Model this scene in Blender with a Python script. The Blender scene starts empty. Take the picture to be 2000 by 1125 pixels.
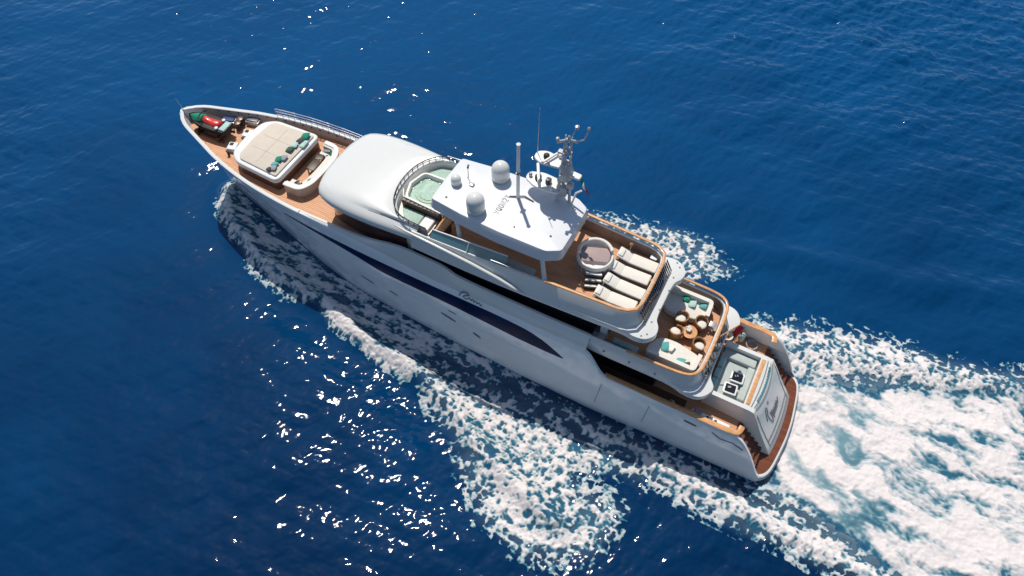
import bpy, math, random
import numpy as np
from mathutils import Vector, Matrix

# ------------------------------------------------------------------ camera, sky, sun, exposure
SC = bpy.context.scene
COL = SC.collection
PI = math.pi
rad = math.radians
random.seed(7)

cam_d = bpy.data.cameras.new("camera")
cam = bpy.data.objects.new("camera", cam_d)
COL.objects.link(cam)
PITCH, YAW = 0.97504772, -1.08516814
fwd = Vector((math.cos(YAW) * math.cos(PITCH), math.sin(YAW) * math.cos(PITCH), -math.sin(PITCH)))
cam.location = (5.318, 19.757, 35.358)
cam.rotation_euler = fwd.to_track_quat('-Z', 'Y').to_euler()
cam_d.sensor_width = 36.0
cam_d.lens = 36.0 * 1424.8 / 2000.0
cam_d.clip_end = 20000.0
SC.camera = cam

SUN_EL, SUN_AZ = rad(62.0), rad(-47.0)           # azimuth measured from +X towards +Y
sdir = Vector((math.cos(SUN_AZ) * math.cos(SUN_EL), math.sin(SUN_AZ) * math.cos(SUN_EL), math.sin(SUN_EL)))
wd = bpy.data.worlds.new("World")
SC.world = wd
wd.use_nodes = True
wn = wd.node_tree
bg = wn.nodes["Background"]
sky = wn.nodes.new("ShaderNodeTexSky")
sky.sky_type = 'NISHITA'
sky.sun_disc = False
sky.sun_elevation = SUN_EL
sky.sun_rotation = math.atan2(sdir.x, sdir.y)
sky.air_density = 1.0
sky.dust_density = 0.6
sky.ozone_density = 1.5
wn.links.new(sky.outputs[0], bg.inputs[0])
bg.inputs[1].default_value = 0.095
sun_d = bpy.data.lights.new("sun", 'SUN')
sun_d.energy = 4.1
sun_d.angle = rad(0.5)
sun_d.color = (1.0, 0.94, 0.85)
sun = bpy.data.objects.new("sun", sun_d)
COL.objects.link(sun)
sun.rotation_euler = sdir.to_track_quat('Z', 'Y').to_euler()
SC.view_settings.view_transform = 'Standard'
SC.view_settings.look = 'None'
SC.view_settings.gamma = 1.0
SC.view_settings.exposure = 0.0

# ------------------------------------------------------------------ materials
def mat(name, col, rough=0.5, metal=0.0, var=0.06, vscale=1.5, bump=0.0, bscale=20.0, coat=0.0, ior=1.45,
        stretch=(1, 1, 1), trans=0.0, spec=0.5, col2=None):
    m = bpy.data.materials.new(name)
    m.use_nodes = True
    nt = m.node_tree
    p = nt.nodes["Principled BSDF"]
    p.inputs["Roughness"].default_value = rough
    p.inputs["Metallic"].default_value = metal
    p.inputs["IOR"].default_value = ior
    p.inputs["Coat Weight"].default_value = coat
    p.inputs["Coat Roughness"].default_value = 0.08
    p.inputs["Specular IOR Level"].default_value = spec
    p.inputs["Transmission Weight"].default_value = trans
    tc = nt.nodes.new("ShaderNodeTexCoord")
    mp = nt.nodes.new("ShaderNodeMapping")
    mp.inputs["Scale"].default_value = stretch
    nt.links.new(tc.outputs["Object"], mp.inputs[0])
    nz = nt.nodes.new("ShaderNodeTexNoise")
    nz.inputs["Scale"].default_value = vscale
    nz.inputs["Detail"].default_value = 5
    nz.inputs["Roughness"].default_value = 0.65
    nt.links.new(mp.outputs[0], nz.inputs[0])
    rp = nt.nodes.new("ShaderNodeValToRGB")
    a = [max(c * (1 - var), 0) for c in col]
    b = [min(c * (1 + var), 1) for c in (col2 or col)]
    rp.color_ramp.elements[0].position = 0.3
    rp.color_ramp.elements[1].position = 0.7
    rp.color_ramp.elements[0].color = (*a, 1)
    rp.color_ramp.elements[1].color = (*b, 1)
    nt.links.new(nz.outputs[0], rp.inputs[0])
    nt.links.new(rp.outputs[0], p.inputs["Base Color"])
    if bump > 0:
        n2 = nt.nodes.new("ShaderNodeTexNoise")
        n2.inputs["Scale"].default_value = bscale
        n2.inputs["Detail"].default_value = 3
        nt.links.new(mp.outputs[0], n2.inputs[0])
        bp = nt.nodes.new("ShaderNodeBump")
        bp.inputs["Strength"].default_value = bump
        bp.inputs["Distance"].default_value = 0.05
        nt.links.new(n2.outputs[0], bp.inputs["Height"])
        nt.links.new(bp.outputs[0], p.inputs["Normal"])
    return m

def teak(name, c1, c2, rough=0.6):
    m = mat(name, c1, rough, var=0.12, vscale=1.2, stretch=(0.7, 9, 1), col2=c2)
    nt = m.node_tree
    p = nt.nodes["Principled BSDF"]
    src = p.inputs["Base Color"].links[0].from_socket
    tc = nt.nodes.new("ShaderNodeTexCoord")
    sp = nt.nodes.new("ShaderNodeSeparateXYZ")
    nt.links.new(tc.outputs["Object"], sp.inputs[0])
    def mth(op, a, b):
        n = nt.nodes.new("ShaderNodeMath")
        n.operation = op
        nt.links.new(a, n.inputs[0])
        n.inputs[1].default_value = b
        return n.outputs[0]
    f = mth('FRACT', mth('MULTIPLY', sp.outputs[1], 1 / 0.11), 0)
    g = mth('LESS_THAN', f, 0.13)
    mx = nt.nodes.new("ShaderNodeMix")
    mx.data_type = 'RGBA'
    nt.links.new(mth('MULTIPLY', g, 0.75), mx.inputs["Factor"])
    nt.links.new(src, mx.inputs["A"])
    mx.inputs["B"].default_value = (0.04, 0.022, 0.014, 1)
    nt.links.new(mx.outputs["Result"], p.inputs["Base Color"])
    return m

M = dict(
    gel=mat("white_gelcoat", (0.665, 0.675, 0.65), 0.22, var=0.025, vscale=0.5, coat=0.4),
    hullp=mat("hull_paint", (0.80, 0.82, 0.825), 0.18, var=0.035, vscale=0.5, coat=0.6, bump=0.04, bscale=1.3, stretch=(1, 1, .35)),
    htop=mat("hardtop_paint", (0.66, 0.675, 0.69), 0.3, var=0.03, vscale=0.8, coat=0.2),
    cream=mat("cream_gelcoat", (0.74, 0.70, 0.62), 0.35, var=0.05, vscale=1.5),
    teak=teak("teak_deck", (0.56, 0.275, 0.14), (0.66, 0.35, 0.19)),
    cap=mat("varnished_teak", (0.55, 0.26, 0.10), 0.3, var=0.18, vscale=3, stretch=(1, 3, 1), col2=(0.64, 0.34, 0.15), coat=0.4),
    wet=teak("wet_teak", (0.115, 0.03, 0.012), (0.19, 0.06, 0.025), 0.25),
    glass=mat("dark_glass", (0.008, 0.011, 0.018), 0.05, var=0.3, vscale=0.6, coat=0.6),
    hglass=mat("hull_window_glass", (0.003, 0.012, 0.058), 0.22, var=0.5, vscale=0.9, spec=0.12),
    bglass=mat("tinted_windshield", (0.10, 0.22, 0.26), 0.06, var=0.2, vscale=1.0, coat=0.5),
    wood=mat("mahogany_panel", (0.10, 0.045, 0.03), 0.35, var=0.3, vscale=2.5, stretch=(1, 1, 4)),
    steel=mat("polished_steel", (0.72, 0.73, 0.74), 0.18, metal=1.0, var=0.05),
    dsteel=mat("dark_metal", (0.09, 0.095, 0.10), 0.4, metal=0.3, var=0.15),
    mast=mat("mast_paint", (0.46, 0.47, 0.48), 0.4, var=0.15, vscale=4),
    cush=mat("cream_cushion", (0.72, 0.69, 0.62), 0.85, var=0.03, vscale=3, bump=0.25, bscale=6),
    sofa=mat("ivory_upholstery", (0.70, 0.67, 0.60), 0.85, var=0.04, vscale=3, bump=0.25, bscale=6),
    beige=mat("beige_upholstery", (0.60, 0.53, 0.45), 0.9, var=0.05, vscale=2, bump=0.2, bscale=6),
    greyup=mat("grey_green_upholstery", (0.42, 0.47, 0.45), 0.9, var=0.08, vscale=2, bump=0.2, bscale=6),
    green=mat("pale_green_pad", (0.36, 0.50, 0.42), 0.7, var=0.08, vscale=2, bump=0.2, bscale=6),
    mauve=mat("mauve_cover", (0.38, 0.29, 0.28), 0.8, var=0.10, vscale=2),
    emer=mat("emerald_fabric", (0.005, 0.22, 0.13), 0.8, var=0.2, vscale=6, bump=0.3, bscale=9),
    dgreen=mat("dark_green_fabric", (0.05, 0.10, 0.07), 0.8, var=0.25, vscale=6, bump=0.3, bscale=9),
    teal=mat("teal_fabric", (0.10, 0.34, 0.34), 0.8, var=0.2, vscale=6, bump=0.3, bscale=9),
    pteal=mat("pale_teal_fabric", (0.40, 0.57, 0.54), 0.8, var=0.12, vscale=6, bump=0.3, bscale=9),
    greyf=mat("grey_fabric", (0.30, 0.30, 0.32), 0.8, var=0.25, vscale=8, bump=0.3, bscale=9),
    blackf=mat("charcoal_fabric", (0.05, 0.05, 0.055), 0.8, var=0.25, vscale=8, bump=0.3, bscale=9),
    brown=mat("brown_wicker", (0.27, 0.125, 0.045), 0.7, var=0.35, vscale=12, bump=0.5, bscale=40),
    dbrown=mat("dark_brown_wood", (0.055, 0.033, 0.022), 0.45, var=0.3, vscale=6),
    rope=mat("grey_slats", (0.20, 0.19, 0.18), 0.7, var=0.25, vscale=10),
    red=mat("red_paint", (0.62, 0.03, 0.02), 0.35, var=0.1, vscale=3, coat=0.3),
    redf=mat("red_bunting", (0.50, 0.008, 0.015), 0.8, var=0.12, vscale=5),
    white=mat("white_paint", (0.74, 0.74, 0.72), 0.4, var=0.04),
    whitef=mat("white_bunting", (0.8, 0.8, 0.78), 0.8, var=0.04),
    greenf=mat("green_bunting", (0.0, 0.22, 0.05), 0.8, var=0.1),
    black=mat("black_rubber", (0.012, 0.012, 0.013), 0.5, var=0.3, vscale=8),
    navy=mat("navy_cover", (0.015, 0.04, 0.16), 0.6, var=0.2, vscale=4),
    ink=mat("grey_lettering", (0.13, 0.14, 0.16), 0.4, var=0.1),
    groove=mat("grey_groove", (0.20, 0.22, 0.22), 0.5, var=0.1),
    chrome=mat("stain_grey", (0.45, 0.46, 0.47), 0.3, metal=0.6, var=0.1),
    jac=mat("jacuzzi_mosaic", (0.16, 0.25, 0.18), 0.3, var=0.35, vscale=14, col2=(0.36, 0.46, 0.36)),
    jwat=mat("jacuzzi_water", (0.34, 0.50, 0.40), 0.06, var=0.15, vscale=2.2, bump=0.4, bscale=5, ior=1.33, col2=(0.46, 0.60, 0.50)),
    vinyl=mat("shell_white", (0.78, 0.76, 0.70), 0.5, var=0.05, vscale=2),
    inner=mat("bulwark_inner_paint", (0.50, 0.44, 0.37), 0.4, var=0.08, vscale=1.2),
    inner_shade=mat("bulwark_shade_brown", (0.20, 0.15, 0.13), 0.45, var=0.2, vscale=2),  # grey-brown that paints the shade of the inner bulwark walls
    sidet=teak("shaded_teak_deck", (0.10, 0.045, 0.025), (0.15, 0.07, 0.04)),  # teak darkened in colour to imitate the shade under the overhang
    flower=mat("white_flowers", (0.78, 0.74, 0.68), 0.8, var=0.2, vscale=15),
)

# ------------------------------------------------------------------ mesh helpers
class MB:
    def __init__(s):
        s.v, s.f = [], []
    def add(s, vs, fs):
        o = len(s.v)
        s.v += [tuple(map(float, q)) for q in vs]
        s.f += [tuple(i + o for i in q) for q in fs]
        return s
    def grid(s, rows, cu=False, cv=False, cap=False):
        """rows: list of equally long point lists"""
        nr, nc = len(rows), len(rows[0])
        vs = [q for r in rows for q in r]
        fs = []
        for i in range(nr if cu else nr - 1):
            for j in range(nc if cv else nc - 1):
                a, b = i, (i + 1) % nr
                c, d = j, (j + 1) % nc
                fs.append((a * nc + c, a * nc + d, b * nc + d, b * nc + c))
        if cap:
            fs.append(tuple(range(nc))[::-1])
            fs.append(tuple((nr - 1) * nc + k for k in range(nc)))
        return s.add(vs, fs)
    def box(s, c, size, rz=0.0, ry=0.0, rx=0.0, b=0.0):
        x, y, z = [q / 2 for q in size]
        b = min(b, x * .9, y * .9, z * .9)
        R = Matrix.Rotation(rz, 3, 'Z') @ Matrix.Rotation(ry, 3, 'Y') @ Matrix.Rotation(rx, 3, 'X')
        c = Vector(c)
        if b <= 0:
            P = [(-x, -y, -z), (x, -y, -z), (x, y, -z), (-x, y, -z), (-x, -y, z), (x, -y, z), (x, y, z), (-x, y, z)]
            F = [(0, 3, 2, 1), (4, 5, 6, 7), (0, 1, 5, 4), (1, 2, 6, 5), (2, 3, 7, 6), (3, 0, 4, 7)]
            return s.add([c + R @ Vector(q) for q in P], F)
        def ring(xx, yy, zz, r):
            out = []
            for (sx, sy, a0) in ((1, 1, 0), (-1, 1, 90), (-1, -1, 180), (1, -1, 270)):
                for k in range(4):
                    a = rad(a0 + k * 30)
                    out.append((sx * (xx - r) + r * math.cos(a), sy * (yy - r) + r * math.sin(a), zz))
            return out
        rows = []
        for (t, zz) in ((0, -z), (.6, -z + b * .25), (1, -z + b), (1, z - b), (.6, z - b * .25), (0, z)):
            ins = b * (1 - t)
            rows.append(ring(x - ins, y - ins, zz, max(b - ins * .5, .001)))
        rows = [[c + R @ Vector(q) for q in r] for r in rows]
        return s.grid(rows, cv=True, cap=True)
    def tube(s, path, r, n=6, r2=None, cap=True):
        path = [Vector(q) for q in path]
        rows = []
        prev = None
        for i, q in enumerate(path):
            t = (path[min(i + 1, len(path) - 1)] - path[max(i - 1, 0)])
            t = t.normalized() if t.length > 1e-9 else Vector((0, 0, 1))
            if prev is None:
                u = t.cross(Vector((0, 0, 1)))
                if u.length < 0.2:
                    u = t.cross(Vector((1, 0, 0)))
            else:
                u = prev - t * prev.dot(t)
            u.normalize()
            prev = u
            w = t.cross(u)
            rr = r if r2 is None else r + (r2 - r) * i / (len(path) - 1)
            rows.append([q + u * (rr * math.cos(2 * PI * k / n)) + w * (rr * math.sin(2 * PI * k / n)) for k in range(n)])
        return s.grid(rows, cv=True, cap=cap)
    def lathe(s, prof, c=(0, 0, 0), n=24, sx=1.0, sy=1.0):
        rows = [[(c[0] + sx * max(r, 1e-4) * math.cos(2 * PI * k / n), c[1] + sy * max(r, 1e-4) * math.sin(2 * PI * k / n), c[2] + z)
                 for k in range(n)] for (r, z) in prof]
        return s.grid(rows, cv=True, cap=True)
    def prism(s, out, z0, z1, b=0.0):
        out = ccw(out)
        if b <= 0:
            return s.grid([[(x, y, z0) for x, y in out], [(x, y, z1) for x, y in out]], cv=True, cap=True)
        i1, i2 = inset(out, b * .3), inset(out, b)
        rows = [[(x, y, z0) for x, y in out], [(x, y, z1 - b) for x, y in out], [(x, y, z1 - b * .3) for x, y in i1], [(x, y, z1) for x, y in i2]]
        return s.grid(rows, cv=True, cap=True)
    def wall(s, path, th, z0, z1, closed=False, lean=0.0):
        """vertical wall along a plan path; z0/z1 numbers or functions of index; th to the left of the path"""
        n = len(path)
        rows = []
        for i in range(n):
            a = Vector(path[(i - 1) % n] if closed or i > 0 else path[i])
            b = Vector(path[(i + 1) % n] if closed or i < n - 1 else path[i])
            t = (b - a).normalized()
            nr = Vector((-t.y, t.x))
            q = Vector(path[i])
            za = z0(i) if callable(z0) else z0
            zb = z1(i) if callable(z1) else z1
            qo, qi = q + nr * lean, q + nr * (lean + th)
            q2 = q + nr * th
            rows.append([(q.x, q.y, za), (qo.x, qo.y, zb), (qi.x, qi.y, zb), (q2.x, q2.y, za)])
        return s.grid(rows, cu=closed, cv=True, cap=not closed)
    def build(s, name, m, parent=None, smooth=40, loc=None):
        me = bpy.data.meshes.new(name)
        me.from_pydata(s.v, [], s.f)
        me.validate()
        me.update()
        import bmesh
        bm = bmesh.new()
        bm.from_mesh(me)
        bmesh.ops.remove_doubles(bm, verts=bm.verts, dist=1e-5)
        bmesh.ops.recalc_face_normals(bm, faces=bm.faces)
        bm.to_mesh(me)
        bm.free()
        me.materials.append(M[m] if isinstance(m, str) else m)
        if smooth:
            me.polygons.foreach_set("use_smooth", [True] * len(me.polygons))
            me.set_sharp_from_angle(angle=rad(smooth))
        o = bpy.data.objects.new(name, me)
        COL.objects.link(o)
        if parent is not None:
            o.parent = parent
        if loc is not None:
            o.location = loc
        return o

def area2(p):
    return sum(p[i][0] * p[(i + 1) % len(p)][1] - p[(i + 1) % len(p)][0] * p[i][1] for i in range(len(p)))
def ccw(p):
    return list(p) if area2(p) > 0 else list(p)[::-1]
def inset(p, d):
    p = ccw(p)
    n = len(p)
    o = []
    for i in range(n):
        a, b, c = Vector(p[i - 1]), Vector(p[i]), Vector(p[(i + 1) % n])
        t1, t2 = (b - a).normalized(), (c - b).normalized()
        n1, n2 = Vector((-t1.y, t1.x)), Vector((-t2.y, t2.x))
        m_ = (n1 + n2)
        k = max(1 + n1.dot(n2), 0.35)
        q = b + m_ * (d / k)
        o.append((q.x, q.y))
    return o
def rnd(p, r, k=5, closed=True):
    """round the corners of a plan polyline"""
    n = len(p)
    o = []
    for i in range(n):
        if not closed and i in (0, n - 1):
            o.append(tuple(p[i]))
            continue
        a, b, c = Vector(p[i - 1]), Vector(p[i]), Vector(p[(i + 1) % n])
        u, w = a - b, c - b
        rr = min(r, u.length * .45, w.length * .45)
        s_, e = b + u.normalized() * rr, b + w.normalized() * rr
        for j in range(k + 1):
            t = j / k
            q = s_ * (1 - t) ** 2 + b * (2 * t * (1 - t)) + e * t * t
            o.append((q.x, q.y))
    return o
def sym(half):
    """half outline (y >= 0) from one end to the other -> closed outline"""
    return list(half) + [(x, -y) for x, y in half[::-1] if abs(y) > 1e-6]
def symo(half):
    """half path starting off-centre and ending on the centreline -> open port-to-starboard path"""
    h = list(half)
    m_ = [(x, -y) for x, y in h[::-1]]
    return h + (m_[1:] if abs(h[-1][1]) < 1e-6 else m_)
def catmull(p, k=6):
    o = []
    P = [Vector(q) for q in p]
    for i in range(len(P) - 1):
        a, b, c, d = P[max(i - 1, 0)], P[i], P[i + 1], P[min(i + 2, len(P) - 1)]
        for j in range(k):
            t = j / k
            o.append(tuple(0.5 * ((2 * b) + (c - a) * t + (2 * a - 5 * b + 4 * c - d) * t * t + (3 * b - a - 3 * c + d) * t ** 3)))
    o.append(tuple(P[-1]))
    return o

def thing(name, label, cat, loc=(0, 0, 0), rz=0.0, group=None):
    o = bpy.data.objects.new(name, None)
    o.empty_display_size = 0.3
    COL.objects.link(o)
    o.location = loc
    o.rotation_euler = (0, 0, rz)
    o["label"] = label
    o["category"] = cat
    if group:
        o["group"] = group
    return o
def tag(o, label, cat, group=None):
    o["label"] = label
    o["category"] = cat
    if group:
        o["group"] = group
    return o
def dup(root, loc, rz, label, group=None):
    r = root.copy()
    COL.objects.link(r)
    r.location = loc
    r.rotation_euler = (0, 0, rz)
    r["label"] = label
    if group:
        r["group"] = group
    for ch in list(root.children):
        c = ch.copy()
        COL.objects.link(c)
        c.parent = r
        for g in list(ch.children):
            d = g.copy()
            COL.objects.link(d)
            d.parent = c
    return r

def tab(pts):
    xs=np.array([p[0] for p in pts],float); ys=np.array([p[1] for p in pts],float)
    d=np.diff(ys)/np.diff(xs); m=np.zeros_like(ys); m[0]=d[0]; m[-1]=d[-1]
    for i in range(1,len(xs)-1): m[i]=0 if d[i-1]*d[i]<=0 else 2*d[i-1]*d[i]/(d[i-1]+d[i])
    def f(x):
        x=min(max(float(x),xs[0]),xs[-1]); i=min(int(np.searchsorted(xs,x,side='right'))-1,len(xs)-2); i=max(i,0)
        h=xs[i+1]-xs[i]; t=(x-xs[i])/h
        return float(ys[i]*(1+2*t)*(1-t)**2+m[i]*h*t*(1-t)**2+ys[i+1]*t*t*(3-2*t)+m[i+1]*h*t*t*(t-1))
    return f
Y0=tab([(0,3.2),(5,3.3),(10,3.4),(14,3.35),(19,3.15),(22,2.95),(24.4,2.75),(27,2.35),(31,1.45),(34.5,.6),(36.5,.18),(37.6,0)])
Y2=tab([(0,3.2),(5,3.28),(10,3.38),(15,3.35),(20,3.25),(25,2.95),(28,2.55),(31,1.98),(34,1.2),(36,.58),(37.6,.02)])
Y5=tab([(0,2.75),(8,2.8),(12,2.9),(16,2.95),(20,3.0),(24,3.02),(27.2,2.95),(29.3,2.8),(31.3,2.5),(33.4,1.98),(34.5,1.6),(35.6,1.2),(36.5,.85),(37,.55),(37.35,.3),(37.6,.03)])
def hs(s,z):
    a,b,c=Y0(s),Y2(s),Y5(s)
    L0=(z-2.4)*(z-5.4)/(2.4*5.4); L1=z*(z-5.4)/(2.4*-3.0); L2=z*(z-2.4)/(5.4*3.0)
    return max(a*L0+b*L1+c*L2,0.0)
def xs(s,z):
    r=(37.6-35.7)*(1-min(max(z,-.7),5.8)/5.8); t=max((s-20)/17.6,0)
    return s-r*t*t
def hy(x,z):
    s=x
    for _ in range(8): s+=x-xs(s,z)
    return hs(min(s,37.6),z)

# ------------------------------------------------------------------ the yacht (bow towards +X, port side towards +Y, water at z = 0)
yacht = thing("motor_yacht", "long white motor yacht under way with teak decks, grey shaded side and white hardtop", "yacht")
Y = yacht

def offs(path, d):
    n = len(path)
    o = []
    for i in range(n):
        a, b = Vector(path[max(i - 1, 0)]), Vector(path[min(i + 1, n - 1)])
        t = (b - a).normalized()
        o.append((path[i][0] - t.y * d, path[i][1] + t.x * d))
    return o
def resample(path, n):
    P = [Vector(q) for q in path]
    L = [0]
    for i in range(1, len(P)):
        L.append(L[-1] + (P[i] - P[i - 1]).length)
    o = []
    for k in range(n):
        t = L[-1] * k / (n - 1)
        i = 0
        while i < len(P) - 2 and L[i + 1] < t:
            i += 1
        u = (t - L[i]) / max(L[i + 1] - L[i], 1e-9)
        q = P[i].lerp(P[i + 1], min(max(u, 0), 1))
        o.append(tuple(q))
    return o
def ribbon(mb, pts, w, nrm):
    """flat stroke along 3-D points, nrm = surface normal"""
    N = Vector(nrm).normalized()
    P = [Vector(q) for q in pts]
    rows = []
    for i in range(len(P)):
        t = (P[min(i + 1, len(P) - 1)] - P[max(i - 1, 0)]).normalized()
        s_ = t.cross(N) * (w / 2)
        rows.append([P[i] - s_, P[i] - s_ + N * .008, P[i] + s_ + N * .008, P[i] + s_])
    mb.grid(rows, cv=True, cap=True)
def strip(path, z, w, h, lean=0):
    """cap rail: a flat bar of width w and height h running along a plan path"""
    mb = MB()
    a, b = offs(path, -w / 2), offs(path, w / 2)
    zz = z if callable(z) else (lambda i: z)
    rows = []
    for i in range(len(path)):
        e = h * .35
        rows.append([(a[i][0], a[i][1], zz(i)), (a[i][0], a[i][1], zz(i) + h - e),
                     (a[i][0] * .8 + b[i][0] * .2, a[i][1] * .8 + b[i][1] * .2, zz(i) + h),
                     (a[i][0] * .2 + b[i][0] * .8, a[i][1] * .2 + b[i][1] * .8, zz(i) + h),
                     (b[i][0], b[i][1], zz(i) + h - e), (b[i][0], b[i][1], zz(i))])
    return mb.grid(rows, cv=True, cap=True)

TOP = tab([(.4, .62), (.6, .85), (.8, 1.25), (1.1, 1.9), (1.6, 2.75), (2.0, 3.22), (2.4, 3.44), (3, 3.48), (8.75, 3.5), (9.0, 3.56), (10.05, 4.65), (10.4, 4.8),
           (12, 4.9), (19, 5.05), (20.5, 5.2), (22, 5.4), (24, 5.52), (28, 5.66), (33, 5.8), (37.6, 5.98)])
FLOOR = lambda s: 2.36 if s < 10.3 else 5.16
ST = sorted(set([.4, .5, .6, .7, .8, .95, 1.1, 1.35, 1.6, 1.8, 2.0, 2.2, 2.4, 2.7, 3] + list(np.arange(3.5, 8.6, .75)) + [8.75, 8.9, 9, 9.15, 9.3, 9.5, 9.7, 9.9, 10.05, 10.2, 10.4, 10.8, 11.4]
            + list(np.arange(12, 30, .75)) + list(np.arange(30, 37, .3)) + [37, 37.15, 37.3, 37.42, 37.52, 37.58, 37.6]))
def section(s, sg):
    top = TOP(s)
    r = []
    for k in range(15):
        z = -0.7 + (top + 0.7) * (k / 14)
        r.append((xs(s, z), sg * hs(s, z), z))
    th = 0.14
    th = min(th, max(hs(s, top) * .5, .012))
    y = hs(s, top)
    r[-1] = (r[-1][0], sg * (y - .02 * min(1, y)), top)
    xi = xs(s, top) - (.10 if s > 36.9 else 0)
    r.insert(-1, (xs(s, top - .04), sg * hs(s, top - .04), top - .04))
    r.append((xi, sg * max(y - th, 0), top))
    r.append((xi, sg * max(y - th - .01, 0), top - .05))
    fl = min(FLOOR(s), top - .07)
    for k in range(1, 4):
        z = (top - .05) + (fl - top + .05) * k / 3
        r.append((xs(s, z) - (.10 if s > 36.9 else 0), sg * max(min(hs(s, z) - th, y - th), 0), z))
    return r
hb = MB()
for sg in (1, -1):
    hb.grid([section(s, sg) for s in ST])
    a = section(ST[0], sg)
    hb.add(a, [tuple(range(len(a)))])
hull = hb.build("hull", "hullp", Y, 35)
ib = MB()                                             # painted inner face of the bow bulwark
for sg in (1, -1):
    rows = []
    for s in [q for q in ST if q > 21.5 and q < 37.3]:
        t = TOP(s)
        rows.append([(xs(s, z), sg * max(min(hs(s, z), hs(s, t)) - .165, 0), z) for z in (t - .07, t - .25, 5.19)])
    ib.grid(rows)
ib.build("bulwark_inner_face_or_shade", "inner", hull, 50)

# hull windows: the long tapering dark band, both sides
zt = tab([(11.2, 3.62), (11.7, 3.9), (12.4, 4.24), (13.5, 4.5), (15.5, 4.6), (20, 4.63), (23.3, 4.66), (25, 4.70), (26.7, 4.70), (28.3, 4.72)])
zb = tab([(11.2, 3.56), (12.3, 3.53), (13.4, 3.54), (15.5, 3.66), (18.5, 3.80), (21.7, 3.82), (23.4, 4.10), (25, 4.33), (26.7, 4.50), (28.3, 4.66)])
for sg in (1, -1):
    rows = []
    for x in np.arange(11.2, 28.31, .3):
        a, b = zb(x), zt(x)
        rows.append([(x, sg * (hy(x, a) - .02), a)] + [(x, sg * (hy(x, z) + .014), z) for z in np.linspace(a, b, 5)] + [(x, sg * (hy(x, b) - .02), b)])
    w = MB().grid(rows).build("hull_window", "hglass", hull, 50)
    for (x0, x1, z0, z1, h) in ((23.6, 22.75, 2.22, 2.08, .13), (21.65, 21.1, 2.24, 2.15, .12), (18.25, 17.35, 2.66, 2.45, .17),
                                (16.3, 15.85, 2.2, 2.02, .2), (17.8, 17.3, 3.2, 3.17, .07), (4.75, 4.1, 2.93, 2.88, .15)):
        rows = []
        for k in range(5):
            x = x0 + (x1 - x0) * k / 4
            z = z0 + (z1 - z0) * k / 4
            e = h / 2 * (1 if 0 < k < 4 else .55)
            rows.append([(x, sg * (hy(x, z - e) - .01), z - e), (x, sg * (hy(x, z - e) + .012), z - e), (x, sg * (hy(x, z + e) + .012), z + e), (x, sg * (hy(x, z + e) - .01), z + e)])
        MB().grid(rows, cap=True).build("porthole", "ink", hull, 0)
    for (xa, za, xb, zb_) in ((9.15, .95, 9.0, 2.95), (6.6, 1.1, 6.48, 2.85)):
        P = [(xa + (xb - xa) * t, za + (zb_ - za) * t) for t in np.linspace(0, 1, 8)]
        dm = MB()
        ribbon(dm, [(x, sg * (hy(x, z) + .002), z) for x, z in P], .03, (0, sg, .05))
        dm.build("side_door_seam", "groove", hull, 0)
    # knuckle line and exhaust / fairlead marks
    km = MB()
    ribbon(km, [(x, sg * (hy(x, 2.72 + .02 * (x - 12)) + .001), 2.72 + .02 * (x - 12)) for x in np.arange(12.5, 33.5, .5)], .03, (0, sg, 0))
    km.build("knuckle_moulding", "hullp", hull, 0)
    fl = MB()
    ribbon(fl, [(3.35, sg * (hy(3.35, 2.95) + .002), 2.95), (2.9, sg * (hy(2.9, 2.72) + .002), 2.72), (2.3, sg * (hy(2.3, 2.8) + .002), 2.80), (1.75, sg * (hy(1.75, 2.5) + .02), 2.62)], .07, (0, sg, .2))
    fl.build("fairlead", "ink", hull, 0)
# cursive name on the side (illegible in the photograph: loops and strokes only)
strokes = [[(17.12, 4.80), (17.05, 5.02), (16.86, 5.20), (16.66, 5.20), (16.60, 5.08), (16.78, 4.98), (16.88, 4.86), (16.74, 4.78), (16.60, 4.86)],
           [(16.60, 4.86), (16.52, 4.96), (16.44, 4.82), (16.38, 4.92), (16.31, 4.94), (16.28, 4.80), (16.20, 4.90), (16.13, 4.90)],
           [(16.13, 4.90), (16.10, 4.78), (16.00, 4.88), (15.93, 4.85), (15.92, 4.76), (15.80, 4.84)]]
for sg in (1, -1):
    nm = MB()
    for st in strokes:
        ribbon(nm, [(x, sg * (hy(x, z) + .004), z) for x, z in catmull(st, 5)], .06, (0, sg, .15))
    nm.build("name_lettering", "ink", hull, 0)
# bow: teak foredeck
fp = []
for s in [q for q in ST if 20.4 < q < 37.35]:
    fp.append((xs(s, 5.2), max(hs(s, 5.2) - .14, .02)))
MB().prism(sym(fp[::-1]), 5.06, 5.2).build("foredeck", "teak", Y, 20)
# white cap on the bow bulwark
for sg in (1, -1):
    S_ = [s for s in ST if s >= 27 and s <= 37.5]
    pth = [(xs(s, TOP(s)) - (.06 if s > 37 else 0), sg * max(hs(s, TOP(s)) - .085, .0)) for s in S_]
    strip(pth, lambda i: TOP(S_[i]) - .01, .21, .06).build("bulwark_cap", "gel", Y, 60)

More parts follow.
